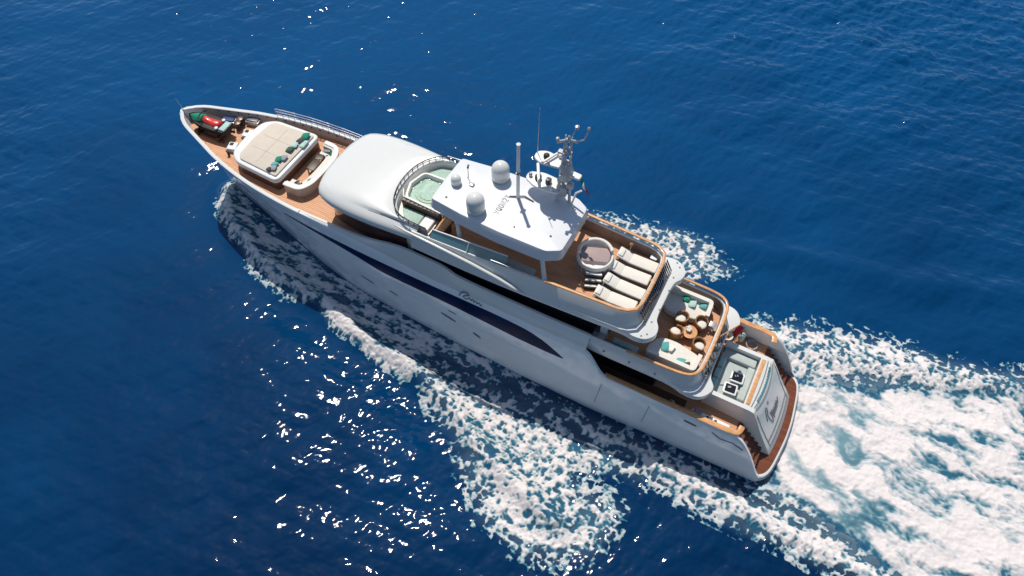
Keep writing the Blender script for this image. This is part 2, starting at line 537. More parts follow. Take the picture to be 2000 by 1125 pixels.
# upper bulwark panel, sweeping down to the bow
UZ = tab([(10.2, 5.52), (12, 5.52), (14.3, 5.56), (16.9, 5.70), (17.5, 5.78), (18.0, 6.02), (18.5, 6.16), (20.4, 6.24), (21.3, 6.12), (22.2, 5.88), (23.4, 5.70), (25, 5.66), (27.3, 5.63)])
UY = tab([(10.2, 2.58), (14, 2.62), (17, 2.68), (20, 2.74), (22, 2.78), (24, 2.84), (26, 2.86), (27.3, 2.84)])
for sg in (1, -1):
    rows = []
    for x in np.arange(10.2, 27.31, .2):
        t = TOP(x)
        a = hs(x, t) - .02
        u, z = UY(x), UZ(x)
        rows.append([(x, sg * (a - .01), t - .04), (x, sg * (a * .9 + u * .1), t + (z - t) * .25), (x, sg * (a * .55 + u * .45), t + (z - t) * .65), (x, sg * (u + .02), z - .04), (x, sg * u, z),
                     (x, sg * (u - .12), z), (x, sg * (u - .13), z - .05), (x, sg * (u - .15), 4.8)])
    MB().grid(rows, cap=True).build("upper_bulwark", "gel", Y, 40)

# swim platform
ph = [(1.3, 3.16), (.75, 3.2), (.35, 3.12), (.08, 2.85), (-.08, 2.35), (-.2, 1.4), (-.27, .6), (-.28, 0)]
ph = catmull(ph, 4)
plat = MB().prism(sym(ph), -.45, .52, .06).build("swim_platform", "gel", Y, 50)
MB().prism(sym([(x + .10 * (1 if x < .6 else 0), max(y - .13, 0)) for x, y in ph]), .50, .535).build("platform_teak", "wet", plat, 20)
MB().tube([(x - .03, y, .30) for x, y in sym(ph)[:-1]], .035, 6).build("rubbing_strake", "chrome", plat, 60)

# transom block between the two stairs
prof = [(2.25, 3.5, 1.62), (1.95, 3.46, 1.63), (1.72, 3.30, 1.64), (1.45, 2.82, 1.67), (1.12, 2.18, 1.71), (.72, 1.5, 1.76), (.40, .98, 1.8), (.16, .56, 1.83)]
rows = []
for (x, z, w) in prof:
    rows.append([(x + .13 * (abs(t) ** 2.2) * (1 if x < 1.9 else 0), w * t, z) for t in np.linspace(1, -1, 17)])
tb = MB().grid(rows)
for e in (0, 16):
    P = [r[e] for r in rows]
    sgn = 1 if e == 0 else -1
    tb.add(P + [(2.2, sgn * 1.83, .5), (2.3, sgn * 1.72, 2.3), (4.35, sgn * 1.62, 2.3), (4.35, sgn * 1.62, 3.5)], [tuple(range(len(P) + 4))])
tb.grid([[(4.35, 1.62, 3.5), (4.35, -1.62, 3.5)], [(4.35, 1.62, 2.3), (4.35, -1.62, 2.3)]])
for sg in (1, -1):                                       # flat rims around the sunken seat
    tb.grid([[(4.35, sg * 1.62, 3.5), (4.35, sg * 1.40, 3.5), (4.35, sg * 1.38, 2.95)], [(2.25, sg * 1.62, 3.5), (2.25, sg * 1.40, 3.5), (2.25, sg * 1.38, 2.95)]])
tb.grid([[(2.25, 1.4, 3.5), (2.25, -1.4, 3.5)], [(2.52, 1.4, 3.5), (2.52, -1.4, 3.5)], [(2.54, 1.4, 2.95), (2.54, -1.4, 2.95)], [(4.35, 1.4, 2.95), (4.35, -1.4, 2.95)]])
block = tb.build("transom_block", "gel", Y, 30)
MB().box((2.36, 0, 3.515), (.2, 2.72, .05), b=.015).build("teak_cap", "cap", block, 40)
us = MB()
us.box((3.42, -1.12, 3.08), (1.65, .5, .28), b=.06)
us.box((2.72, .12, 3.06), (.36, 1.95, .25), b=.06)
us.box((4.16, .1, 3.08), (.34, 2.4, .26), b=.07)
us.build("seat_cushion", "greyup", block, 50)
MB().box((3.4, 0, 2.965), (1.5, 2.7, .03)).build("seat_well_floor", "greyup", block, 0)
for k, y in enumerate((.85, .25, -.4)):
    MB().box((4.16, y, 3.27), (.3, .5, .16), ry=.2, b=.06).build("back_cushion", "pteal", block, 50)
am = MB()                                                # curved steps behind the teak strip
for (r0, w) in ((0.0, .045), (.14, .03), (.26, .05)):
    P = []
    for t in np.linspace(-1, 1, 19):
        x = 2.16 - r0 - .2 * (1 - t * t) * (.4 + r0 * 2)
        z = 3.507 if x > 1.95 else 3.47 - (1.95 - x) * .66
        P.append((x, 1.38 * t, z))
    ribbon(am, P, w, (-.25, 0, 1))
am.build("step_groove", "groove", block, 0)
lm = MB()
ribbon(lm, [(2.03 - .14 * (1 - t * t), t * 1.3, 3.5 if 2.03 - .14 * (1 - t * t) > 1.95 else 3.465 - (1.95 - (2.03 - .14 * (1 - t * t))) * .6) for t in np.linspace(-.85, .75, 15)], .1, (-.2, 0, 1))
for k in range(13):
    t = -0.8 + k * .125
    x = 2.03 - .14 * (1 - t * t)
    z = 3.507 if x > 1.95 else 3.47 - (1.95 - x) * .6
    lm.box((x, t * 1.3, z), (.13, .05, .02), ry=-.3)
lm.build("louvre", "bglass", block, 0)
def tsurf(t, y):
    """point on the transom slope, t = 0 top .. 1 foot"""
    k = min(t * (len(prof) - 1), len(prof) - 1.001)
    i = int(k)
    f = k - i
    a, b = prof[i], prof[i + 1]
    x, z, w = (a[j] + (b[j] - a[j]) * f for j in range(3))
    u = y / w
    return (x + .13 * abs(u) ** 2.2 * (1 if x < 1.9 else 0), y, z)
tn = Vector((-.9, 0, .42))
gm = MB()
for tt, w in ((.80, .07), (.885, .045)):
    ribbon(gm, [Vector(tsurf(tt, y)) + tn * .012 for y in np.linspace(-1.5, 1.5, 13)], w, tn)
for sg in (1, -1):
    ribbon(gm, [Vector(tsurf(t, sg * 1.5)) + tn * .012 for t in np.linspace(.32, .885, 10)], .04, tn)
gm.build("garage_door_seam", "groove", block, 0)
sm = MB()
for st in ([(.9, .60), (.78, .44), (.64, .47), (.72, .58), (.55, .70), (.42, .66), (.50, .56)],
           [(.42, .66), (.30, .58), (.26, .70), (.14, .60), (.08, .68), (-.02, .60)], [(.46, .42), (.40, .45), (.36, .41)],
           [(-.02, .60), (-.1, .68), (-.2, .6), (-.27, .68), (-.36, .6), (-.44, .66), (-.6, .60)]):
    ribbon(sm, [Vector(tsurf(t, y)) + tn * .012 for y, t in catmull(st, 5)], .06, tn)
sm.build("name_lettering", "ink", block, 0)
# side stairs
for sg in (1, -1):
    sb = MB()
    for k in range(6):
        x1 = 2.35 - k * .26
        z1 = 2.34 - k * .28
        sb.box((x1 - .14, sg * 2.32, z1 / 2 + .1), (.26, 1.1, z1 - .2))
    stt = sb.build("side_stair", "gel", Y, 0)
    tm = MB()
    for k in range(6):
        tm.box((2.35 - k * .26 - .14, sg * 2.32, 2.355 - k * .28), (.25, 1.06, .03))
    tm.build("stair_tread", "wet", stt, 0)
# main deck
MB().prism([(2.3, 2.95), (2.3, -2.95), (10.6, -2.98), (10.6, 2.98)], 2.2, 2.37).build("main_deck", "teak", Y, 0)
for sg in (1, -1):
    MB().prism([(4.95, sg * 2.9), (4.95, sg * 1.9), (10.4, sg * 1.9), (10.4, sg * 2.94)], 2.36, 2.376).build("side_deck_shade", "sidet", Y, 0)  # dark sheet over the teak, shade put into its colour
mh = MB().prism(rnd([(6.7, 1.95), (6.7, -1.95), (14, -2.1), (14, 2.1)], .3), 2.37, 4.36).build("main_saloon", "glass", Y, 40)
for sg in (1, -1):
    pth = rnd([(9.0, sg * 3.06), (2.9, sg * 3.04), (2.28, sg * 2.96), (2.22, sg * 2.55)], .35, closed=False)
    strip(pth, 3.47, .26, .06).build("bulwark_cap_rail", "cap", Y, 60)
    # mooring gear inside the bulwark
    bo = MB()
    for x in (4.9, 5.15):
        bo.lathe([(.07, 0), (.07, .3), (.1, .33), (.1, .38), (.0, .4)], (x, sg * 2.72, 2.37), 10)
    bo.box((5.02, sg * 2.72, 2.4), (.5, .22, .05))
    bo.build("mooring_bollard", "steel", Y, 40)
    ca = MB().lathe([(.2, 0), (.2, .1), (.12, .2), (.12, .4), (.17, .5), (.17, .56), (.0, .6)], (3.9 if sg < 0 else 5.6, sg * 2.65, 2.37), 14)
    ca.build("capstan", "steel", Y, 40)

# upper deck
ud_o = sym(catmull([(14.2, 2.55), (10, 2.62), (6.4, 2.6), (5.3, 2.78), (4.6, 2.72), (4.22, 2.35), (4.12, 1.9), (4.4, 1.45), (4.46, .8), (4.46, 0)], 4))
udk = MB().prism(ud_o, 4.36, 4.66, .05).build("upper_deck", "gel", Y, 40)
MB().prism(sym(rnd([(14, 2.35), (5.6, 2.38), (5.02, 1.9), (4.98, 0)], .4, closed=False)), 4.64, 4.675).build("upper_deck_teak", "teak", udk, 0)
N_ = 61
def rail_wall(name, lo, hi, z0, z1, th, m):
    lo, hi = resample(symo(catmull(lo, 5)), N_), resample(symo(catmull(hi, 5)), N_)
    hi2, lo2 = offs(hi, -th), offs(lo, -th)
    # the path runs port -> stern -> starboard, so inwards is to the left of travel
    if Vector(offs(hi, th)[N_ // 2]).x > hi[N_ // 2][0]:
        hi2, lo2 = offs(hi, th), offs(lo, th)
    rows = []
    for i in range(N_):
        rows.append([(*lo[i], z0), (*hi[i], z1 - .03), (hi[i][0] * .8 + hi2[i][0] * .2, hi[i][1] * .8 + hi2[i][1] * .2, z1), (hi2[i][0] * .8 + hi[i][0] * .2, hi2[i][1] * .8 + hi[i][1] * .2, z1), (*hi2[i], z1 - .03), (hi2[i][0], hi2[i][1], z0 + .1), (*lo2[i], z0)])
    w = MB().grid(rows, cv=True, cap=True).build(name, m, Y, 45)
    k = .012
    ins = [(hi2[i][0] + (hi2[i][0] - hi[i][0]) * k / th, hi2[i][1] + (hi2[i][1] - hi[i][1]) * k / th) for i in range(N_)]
    MB().grid([[(*ins[i], z1 - .07), (*ins[i], z0 + .1)] for i in range(N_)]).build("bulwark_inner_face_or_shade", "inner_shade", w, 50)  # brown sheet on the inner wall, standing in for its shade
    return w, hi
ub, ubp = rail_wall("upper_deck_bulwark", [(10.4, 2.66), (7, 2.64), (5.7, 2.6), (5.05, 2.42), (4.72, 2.0), (4.58, 1.3), (4.55, 0)],
                    [(10.4, 2.58), (7, 2.52), (5.75, 2.46), (5.25, 2.3), (5.0, 1.95), (4.92, 1.3), (4.90, 0)], 4.5, 5.5, .12, "gel")
def cap_on(par, path, z, w, off, xmax, name="cap_rail", m="cap", posts=True):
    p = [q for q in path if q[0] < xmax]
    p = offs(p, off)
    c = strip(p, z, w, .06).build(name, m, par, 60)
    if posts:
        for i in range(0, len(p), 3):
            MB().tube([(p[i][0], p[i][1], z - .16), (p[i][0], p[i][1], z + .01)], .018, 6).build("rail_post", "steel", c, 60)
    return c
sgo = 1 if Vector(offs(ubp, .1)[N_ // 2]).x < ubp[N_ // 2][0] else -1
cap_on(ub, ubp, 5.62, .135, sgo * .02, 8.4)
sl = MB()
for y in np.arange(-1.55, 1.6, .31):
    sl.grid([[(4.535 + .35 * t - .022, y + d, 4.62 + .85 * t + .016) for t in (0.05, .95)] for d in (0, .2)])
sl.build("slat_panel", "glass", ub, 0)

for sg in (1, -1):
    for x in (9.4, 8.1, 6.8):
        MB().lathe([(.05, 0), (.05, .02), (.03, .03), (.0, .03)], (0, 0, 0), 8).build("scupper", "dsteel", ub, 40, (x, sg * 2.648, 4.86)).rotation_euler = (-sg * PI / 2, 0, 0)
# house on the upper deck and the wheelhouse windows
house = MB().prism(sym(rnd([(9.6, 2.0), (15, 2.15), (23.2, 2.32), (25.1, 2.1), (25.85, 1.5), (26.1, 0)], .6, closed=False)), 4.66, 6.62).build("deckhouse", "gel", Y, 40)
M["refl_glass"] = mat("deck_reflection_glass", (0.085, 0.045, 0.042), 0.09, var=0.3, vscale=1.2, coat=0.5)  # brown of the reflected deck painted into the glass colour
hp = resample(rnd([(9.55, 0), (9.55, 2.03), (15, 2.18), (23.22, 2.35), (25.13, 2.13), (25.89, 1.52), (26.14, 0)], .5, closed=False), 60)
for nme, flt, z0, z1, m in (("saloon_window", lambda q: q[0] < 20.3, 4.9, 6.9, "glass"), ("wheelhouse_window", lambda q: q[0] >= 20.2, 5.25, 7.0, "refl_glass")):
    rows = [[(x, sg * y, z) for z in (z0, z1)] for sg in (1,) for x, y in hp if flt((x, y))]
    mb = MB().grid(rows)
    mb.grid([[(x, -y, z) for x, y, z in r] for r in rows])
    mb.build(nme, m, house, 50)

# sun deck slab, side fairings and rails
sd_o = sym(catmull([(20.0, 2.66), (17, 2.68), (14, 2.62), (10, 2.46), (8.8, 2.42), (8.2, 2.48), (7.7, 2.36), (7.38, 1.95), (7.42, 1.5), (7.62, 1.15), (7.68, .6), (7.68, 0)], 4))
sdk = MB().prism(sd_o, 6.56, 6.92, .06).build("sun_deck", "gel", Y, 40)
MB().prism(sym(rnd([(19.4, 2.3), (14, 2.2), (9.2, 2.05), (8.55, 1.6), (8.5, 0)], .3, closed=False)), 6.9, 6.945).build("sun_deck_teak", "teak", sdk, 0)
for sg in (1, -1):
    for (x, y) in ((7.75, 2.1), (7.95, 2.3), (7.72, .6), (7.8, 1.4)):
        MB().lathe([(.045, 0), (.045, .012), (.0, .014)], (x, sg * y, 6.92), 10).build("deck_drain", "dsteel", sdk, 40)
sb_, sbp = rail_wall("sun_deck_bulwark", [(19.9, 2.74), (17, 2.74), (14, 2.66), (10, 2.46), (9.0, 2.34), (8.4, 2.05), (8.1, 1.5), (8.02, 0)],
                     [(19.9, 2.56), (17, 2.46), (14, 2.30), (10, 2.10), (9.2, 2.05), (8.7, 1.85), (8.48, 1.4), (8.44, 0)], 6.7, 7.75, .12, "gel")
cap_on(sb_, sbp, 7.92, .15, sgo * .02, 13.2)
sl = MB()
for y in np.arange(-1.7, 1.71, .155):
    sl.grid([[(8.03 + .38 * t - .03, y + d, 6.96 + .72 * t + .02) for t in (0.02, .98)] for d in (0, .115)])
sl.build("slat_panel", "glass", sb_, 0)
# port and starboard hand rail ahead of the teak cap
for sg in (1, -1):
    hr = MB()
    P = [(x, sg * (2.10 + (x - 10) * .052), 7.95) for x in np.arange(13.2, 15.6, .4)]
    hr.tube(P, .025, 6)
    for q in P[::2]:
        hr.tube([(q[0], q[1], 7.74), q], .016, 6)
    hr.build("hand_rail", "steel", sb_, 60)

# long white fin along the side of the superstructure
for sg in (1, -1):
    rows = []
    for (x, y, z, a, h) in ((20.9, 2.58, 7.74, .02, .03), (20.2, 2.64, 7.70, .06, .06), (18.5, 2.68, 7.62, .08, .08), (16.5, 2.70, 7.44, .09, .09), (15, 2.72, 7.2, .09, .10), (14.3, 2.72, 7.0, .09, .10), (13.7, 2.68, 6.82, .02, .03)):
        rows.append([(x, sg * (y + a * math.cos(t)), z + h * math.sin(t)) for t in np.linspace(0, 2 * PI, 11)[:-1]])
    MB().grid(rows, cv=True, cap=True).build("side_fin", "gel", Y, 60)
    # tinted side windshield of the sun deck
    rows = []
    for x in np.linspace(18.9, 14.9, 9):
        t = (18.9 - x) / 4
        yb = 2.50 - t * .17
        rows.append([(x, sg * yb, 7.72), (x - .02, sg * (yb - .28), 8.12 + .16 * t), (x - .02, sg * (yb - .31), 8.12 + .16 * t), (x, sg * (yb - .04), 7.72)])
    ws = MB().grid(rows, cv=True, cap=True).build("side_windshield", "bglass", Y, 40)
    MB().tube([(r[1][0], r[1][1], r[1][2] + .01) for r in rows], .035, 8).build("windshield_frame", "white", ws, 60)
    MB().tube([(16.9, sg * 2.44, 7.72), (16.9, sg * 2.15, 8.2)], .025, 6).build("windshield_post", "white", ws, 60)

# wheelhouse roof with the recess for the spa pool
NR = 49
oh = resample(symo(catmull([(19.7, 2.62), (21, 2.72), (22.4, 2.80), (23.8, 2.80), (25.0, 2.64), (25.75, 2.25), (26.1, 1.4), (26.2, .7), (26.22, 0)], 6)), NR)
ih = resample(symo(catmull([(19.2, 2.2), (20.2, 2.16), (20.9, 1.98), (21.4, 1.5), (21.66, .9), (21.76, .4), (21.78, 0)], 6)), NR)
def ring(d, z):
    p = offs(oh, d)
    if Vector(offs(oh, .1)[NR // 2]).x > oh[NR // 2][0]:
        p = offs(oh, -d)
    return [(x, y, z) for x, y in p]
rows = [ring(.3, 6.98), ring(.05, 7.06), ring(0, 7.2), ring(.02, 7.36), ring(.10, 7.5), ring(.24, 7.6), ring(.40, 7.68), ring(.46, 7.705)]
e = ring(.46, 7.7)
for t, z in ((.2, 7.80), (.45, 7.88), (.75, 7.90), (.97, 7.88), (1, 7.84)):
    rows.append([(e[i][0] + (ih[i][0] - e[i][0]) * t, e[i][1] + (ih[i][1] - e[i][1]) * t, z) for i in range(NR)])
rows.append([(ih[i][0] - .02, ih[i][1], 7.36) for i in range(NR)])
roof = MB().grid(rows).build("wheelhouse_roof", "gel", Y, 60)
cp = ring(.44, 7.697)
for seg, sg in ((cp[2:9], 1), (cp[-9:-2], -1)):
    cr = MB()
    ribbon(cr, seg, .03, (0, .3 * sg, 1))
    cr.build("roof_seam", "groove", roof, 0)
fl = MB().prism(inset([(x, y) for x, y in ih], .02), 7.2, 7.38).build("spa_terrace", "vinyl", Y, 0)
rp = offs(ih, .11 if Vector(offs(ih, .1)[NR // 2]).x > ih[NR // 2][0] else -.11)
rl = MB()
rl.tube([(x, y, 8.12) for x, y in rp], .03, 6)
rl.tube([(x, y, 8.0) for x, y in rp], .016, 6)
for i in range(0, NR, 2):
    rl.tube([(*rp[i], 7.85), (*rp[i], 8.12)], .02, 6)
rl.build("terrace_rail", "blackf", Y, 60)
for sg in (1, -1):
    pad = rnd([(21.3, sg * 1.22), (20.85, sg * 1.8), (20.1, sg * 2.02), (19.95, sg * 2.02), (19.95, sg * 1.2)], .15)
    MB().prism(pad, 7.38, 7.56, .05).build("sun_cushion", "green", fl, 50)
    pad = rnd([(19.9, sg * 2.02), (19.32, sg * 2.04), (19.32, sg * 1.2), (19.9, sg * 1.2)], .1)
    MB().prism(pad, 7.38, 7.56, .05).build("sun_cushion", "vinyl" if sg > 0 else "green", fl, 50)  # port pad white: sunlight on a pale green pad painted as colour
# spa pool on the wheelhouse roof
jo = sym(rnd([(19.0, 1.08), (21.3, 1.0), (21.6, 0)], .3, closed=False))
ji = inset(jo, .17)
jz = ccw(jo)
jac = MB().grid([[(x, y, 7.3) for x, y in jz], [(x, y, 7.86) for x, y in jz], [(x, y, 7.92) for x, y in inset(jo, .04)], [(x, y, 7.92) for x, y in inset(jo, .13)], [(x, y, 7.86) for x, y in ji], [(x, y, 7.4) for x, y in ji]], cv=True).build("spa_pool", "vinyl", Y, 45)
MB().prism(inset(jo, .175), 7.42, 7.46).build("pool_basin", "jac", jac, 0)
bm_ = MB()
for a0, r in ((0, .62), (0, .40)):
    bm_.tube([(20.45 + r * math.cos(t), .15 + r * .8 * math.sin(t), 7.66) for t in np.linspace(.6, 4.2, 14)], .06, 6)
for (x, y) in ((21.25, .55), (21.33, .1), (21.2, -.45), (20.9, .82), (20.9, -.8), (20.3, -.82)):
    bm_.lathe([(.07, 0), (.07, .05), (.0, .06)], (x, y, 7.66), 8)
bm_.build("underwater_seat", "jac", jac, 60)
MB().prism(inset(jo, .18), 7.62, 7.68).build("pool_water", "jwat", jac, 0)
ps = MB()
ps.box((20.2, 1.14, 7.68), (2.2, .1, .5))
ps.build("pool_side_panel", "dbrown", jac, 0)
ps = MB()
for k in range(9):
    ps.box((19.25 + k * .24, 1.09, 7.945), (.15, .2, .03))
ps.build("pool_step_slat", "wood", jac, 0)
ps = MB().tube([(21.55, .6, 8.0), (21.3, 1.0, 8.0), (19.1, 1.12, 8.0)], .045, 6)
ps.build("pool_coaming", "vinyl", jac, 60)
br = MB()
for k in range(3):
    br.box((19.05 - .16 * k, 1.75, 7.3 - .12 * k), (.16, .8, .1))
br.build("terrace_steps", "wood", Y, 0)
bar = MB().prism(sym([(18.95, .0), (18.95, .1)])[:0] or rnd([(19.0, 1.0), (19.0, 1.95), (18.6, 2.0), (18.55, 1.0)], .15), 6.94, 7.62)
bar = bar.build("bar_cabinet", "wood", Y, 40)
MB().prism(rnd([(19.02, .95), (18.98, 2.0), (18.56, 2.05), (18.5, .95)], .2), 7.62, 7.68, .02).build("bar_top", "cap", bar, 40)
sc_ = MB()
sc_.box((14.6, 1.75, 7.15), (1.9, .55, .42), b=.08)
sc_.box((14.6, 1.98, 7.42), (1.9, .16, .5), b=.06)
sc_.build("deck_settee", "greyup", Y, 50)

# hardtop
ho = resample(rnd([(19.36, 0), (19.32, 1.56), (17.5, 1.86), (15.5, 1.99), (13.2, 1.96), (12.44, 1.5), (12.42, 0)], .16, 4, closed=False), 81)
hi_ = resample(rnd([(19.30, 0), (19.27, 1.45), (17.5, 1.66), (15.5, 1.76), (13.15, 1.74), (12.52, 1.38), (12.5, 0)], .14, 4, closed=False), 81)
sy = lambda p: list(p) + [(x, -y) for x, y in p[::-1][1:-1]]
A, B = sy(ho), sy(hi_)
lerp2 = lambda p, q, t: [(a[0] + (b[0] - a[0]) * t, a[1] + (b[1] - a[1]) * t) for a, b in zip(p, q)]
sc2 = lambda p, k: [(15.9 + (x - 15.9) * k, y * k) for x, y in p]
rows = [[(x, y, 8.84) for x, y in sc2(A, .96)], [(x, y, 8.86) for x, y in A], [(x, y, 8.92) for x, y in A], [(x, y, 9.34) for x, y in lerp2(A, B, .9)], [(x, y, 9.39) for x, y in B], [(x, y, 9.41) for x, y in sc2(B, .97)], [(x, y, 9.43) for x, y in sc2(B, .5)]]
ht = MB().grid(rows, cv=True, cap=True).build("hardtop", "htop", Y, 35)
for (x, y) in ((17.9, 1.55), (17.9, -1.55), (13.4, 1.6), (13.4, -1.6)):
    MB().tube([(x - .5, y * 1.32, 7.4), (x, y, 9.05)], .13, 8, .1).build("hardtop_leg", "gel", ht, 60)
for (x, y) in ((18.75, -1.15), (18.65, 1.1), (13.3, .9), (13.1, -1.1), (15.0, 1.2)):
    MB().lathe([(.055, 0), (.055, .03), (.0, .05)], (x, y, 9.41), 8).build("deck_light", "dsteel", ht, 60)
MB().box((17.95, -.12, 9.46), (.22, .2, .1), b=.03).build("vent_box", "chrome", ht, 40)
GL = {  # stroke letters on a 1 x 1 cell
    'H': [[(0, 0), (0, 1)], [(.7, 0), (.7, 1)], [(0, .5), (.7, .5)]],
    'O': [[(.35, 0), (.06, .15), (0, .5), (.06, .85), (.35, 1), (.64, .85), (.7, .5), (.64, .15), (.35, 0)]],
    'Q': [[(.35, 0), (.06, .15), (0, .5), (.06, .85), (.35, 1), (.64, .85), (.7, .5), (.64, .15), (.35, 0)], [(.4, .3), (.75, -.05)]],
    'N': [[(0, 0), (0, 1), (.7, 0), (.7, 1)]],
    '2': [[(0, .8), (.2, 1), (.55, 1), (.7, .75), (.5, .45), (0, 0), (.7, 0)]],
    'Y': [[(0, 1), (.35, .5), (.7, 1)], [(.35, .5), (.35, 0)]],
    'V': [[(0, 1), (.35, 0), (.7, 1)]]}
tm = MB()
for k, ch in enumerate("VQON2Y"):
    for st in GL[ch]:
        ribbon(tm, [(15.98 + b * .27, .88 - (k * .215 + a * .19), 9.424) for a, b in st], .055, (0, 0, 1))
tm.build("call_sign_lettering", "ink", ht, 0)

# satellite domes
for (x, y, r, h) in ((17.05, 1.12, .44, 1.02), (16.97, -1.16, .44, 1.02), (18.68, .12, .25, .5)):
    dmb = MB().lathe([(r * .92, 0), (r, .06)] + [(r, t) for t in (h * .3, h - r)] + [(r * math.cos(a), h - r + r * math.sin(a)) for a in np.linspace(.15, PI / 2, 9)], (x, y, 9.44), 28)
    rd = dmb.build("satellite_dome", "gel", Y, 60)
    MB().lathe([(r * .8, -.05), (r * .8, .03)], (x, y, 9.42), 24).build("dome_base", "chrome", rd, 40)
    MB().lathe([(r * 1.004, h * .28), (r * 1.01, h * .29), (r * 1.004, h * .31)], (x, y, 9.44), 28).build("dome_joint", "chrome", rd, 40)
an = MB()
an.tube([(18.35, -.42, 9.42), (18.33, -.44, 9.62), (18.33, -.45, 10.1)], .022, 6, .012)
an.lathe([(.0, 0), (.05, .02), (.05, .1), (.0, .13)], (18.33, -.45, 10.08), 10)
an.build("whip_antenna", "dsteel", Y, 60)
sp = MB().tube([(15.68, -.47, 9.4), (15.68, -.47, 12.85)], .085, 12, .075)
sp.lathe([(.09, 0), (.1, .02), (.0, .06)], (15.68, -.47, 12.84), 12)
spo = sp.build("signal_pole", "white", Y, 60)
MB().tube([(16.05, -.3, 9.46), (15.68, -.47, 9.5), (15.4, -.62, 9.5), (14.9, -.55, 9.46)], .035, 6).build("cable_conduit", "ink", spo, 60)
MB().box((15.68, -.47, 11.1), (.2, .3, .06), b=.02).build("pole_bracket", "dsteel", spo, 40)

# mast with radar platforms
mx, my = 13.72, -1.35
mm = MB()
for (dx, dy) in ((.16, .12), (.16, -.12), (-.16, 0)):
    mm.tube([(mx + dx * 1.8, my + dy * 1.8, 9.38), (mx + dx * 1.1, my + dy * 1.1, 11.5), (mx + dx * .75, my + dy * .75, 13.2)], .085, 8, .055)
for k in range(9):
    z = 9.8 + k * .4
    f = 1.5 - k * .09
    P = [(mx + .16 * f, my + .12 * f, z), (mx + .16 * f, my - .12 * f, z), (mx - .16 * f, my, z + .15), (mx + .16 * f, my + .12 * f, z + .3)]
    mm.tube(P, .03, 5)
mm.lathe([(.3, 0), (.34, .5), (.22, .95)], (mx, my, 10.9), 12)
mm.box((mx + .1, my, 10.1), (.5, .4, .6), b=.05)
mm.box((mx - .3, my + .1, 10.65), (.3, .26, .3), b=.04)
mm.box((mx + .32, my - .05, 12.35), (.3, .24, .12), b=.03)
mm.tube([(mx + .1, my + .5, 11.4), (mx, my - .5, 11.45)], .045, 6)
mm.tube([(mx + .1, my + .35, 12.6), (mx, my - .35, 12.6)], .04, 6)
mast = mm.build("mast", "mast", Y, 60)
def plate(name, outl, z0, z1, m="white", b=.04):
    return MB().prism(outl, z0, z1, b).build(name, m, mast, 50)
pl = plate("radar_platform", rnd([(mx + .1, my + .28), (mx + 1.15, my + .42), (mx + 1.55, my + .2), (mx + 1.55, my - .2), (mx + 1.15, my - .42), (mx + .1, my - .28)], .2), 11.62, 11.72)
MB().lathe([(.14, 0), (.14, .16), (.08, .22), (.0, .23)], (mx + 1.0, my, 11.72), 12).build("radar_turntable", "dbrown", pl, 50)
pl2 = plate("radar_platform", rnd([(mx + .1, my + .4), (mx + 1.3, my + .52), (mx + 1.95, my + .2), (mx + 1.95, my - .25), (mx + 1.3, my - .5), (mx + .1, my - .4)], .25), 10.06, 10.16)
MB().box((mx + 1.35, my + .02, 10.5), (.14, 1.35, .13), rz=.5, b=.04).build("radar_scanner", "vinyl", pl2, 50)
MB().lathe([(.16, 0), (.16, .2), (.1, .28)], (mx + 1.35, my + .02, 10.16), 12).build("radar_turntable", "dgreen", pl2, 50)
plate("search_light", rnd([(mx + .7, my + .15), (mx + .95, my + .15), (mx + .95, my - .12), (mx + .7, my - .12)], .08), 10.16, 10.42, "dsteel")
for (ax_, ay_, az_, m_) in ((.75, .34, 11.72, "chrome"), (.45, -.28, 11.72, "white"), (.5, .36, 10.16, "white"), (1.75, .02, 10.16, "chrome"), (.45, -.33, 10.16, "dsteel")):
    MB().lathe([(.05, 0), (.09, .04), (.09, .16), (.04, .2), (.0, .21)], (mx + ax_, my + ay_, az_), 10).build("gps_antenna", m_, mast, 60)
MB().box((mx + .75, my - .02, 11.86), (.1, 1.1, .1), rz=-.4, b=.03).build("radar_scanner", "vinyl", pl, 50)
plate("flag_bracket", rnd([(mx - .2, my + .18), (mx - .75, my + .22), (mx - .75, my - .12), (mx - .2, my - .16)], .1), 11.25, 11.36)
ct = MB()
ct.tube([(mx + .45, my + .25, 13.15), (mx, my, 13.25), (mx - .4, my - .1, 13.2)], .07, 6)
ct.tube([(mx - .3, my - .1, 13.2), (mx - .62, my - .2, 13.35), (mx - .75, my - .25, 13.95)], .04, 6)
ct.tube([(mx - .05, my - .15, 13.2), (mx - .2, my - .3, 13.75)], .03, 6)
ct.lathe([(.0, 0), (.1, .03), (.1, .16), (.0, .2)], (mx - .2, my - .3, 13.7), 10)
ct.lathe([(.0, 0), (.08, .03), (.08, .14), (.0, .18)], (mx + .42, my + .25, 13.25), 10)
ct.lathe([(.0, 0), (.07, .03), (.07, .2), (.0, .24)], (mx, my, 13.25), 10)
ct.lathe([(.0, 0), (.07, .03), (.07, .2), (.0, .24)], (mx - .75, my - .25, 13.85), 10)
ct.tube([(mx + .3, my - .35, 12.5), (mx + .3, my - .35, 13.1)], .03, 6)
ct.tube([(mx - .3, my + .35, 12.5), (mx - .32, my + .36, 13.0)], .03, 6)
ct.tube([(mx + .35, my - .4, 12.5), (mx - .35, my + .4, 12.5)], .03, 6)
ct.build("crosstree", "chrome", mast, 60)
MB().tube([(mx + 1.5, my - .1, 11.6), (mx + 1.47, my - .1, 14.3)], .02, 6, .012).build("whip_antenna", "chrome", mast, 60)
MB().tube([(mx - .45, my + .1, 9.42), (mx - .55, my - .05, 10.1), (mx - .8, my - .05, 10.4)], .05, 6).build("horn", "white", mast, 60)

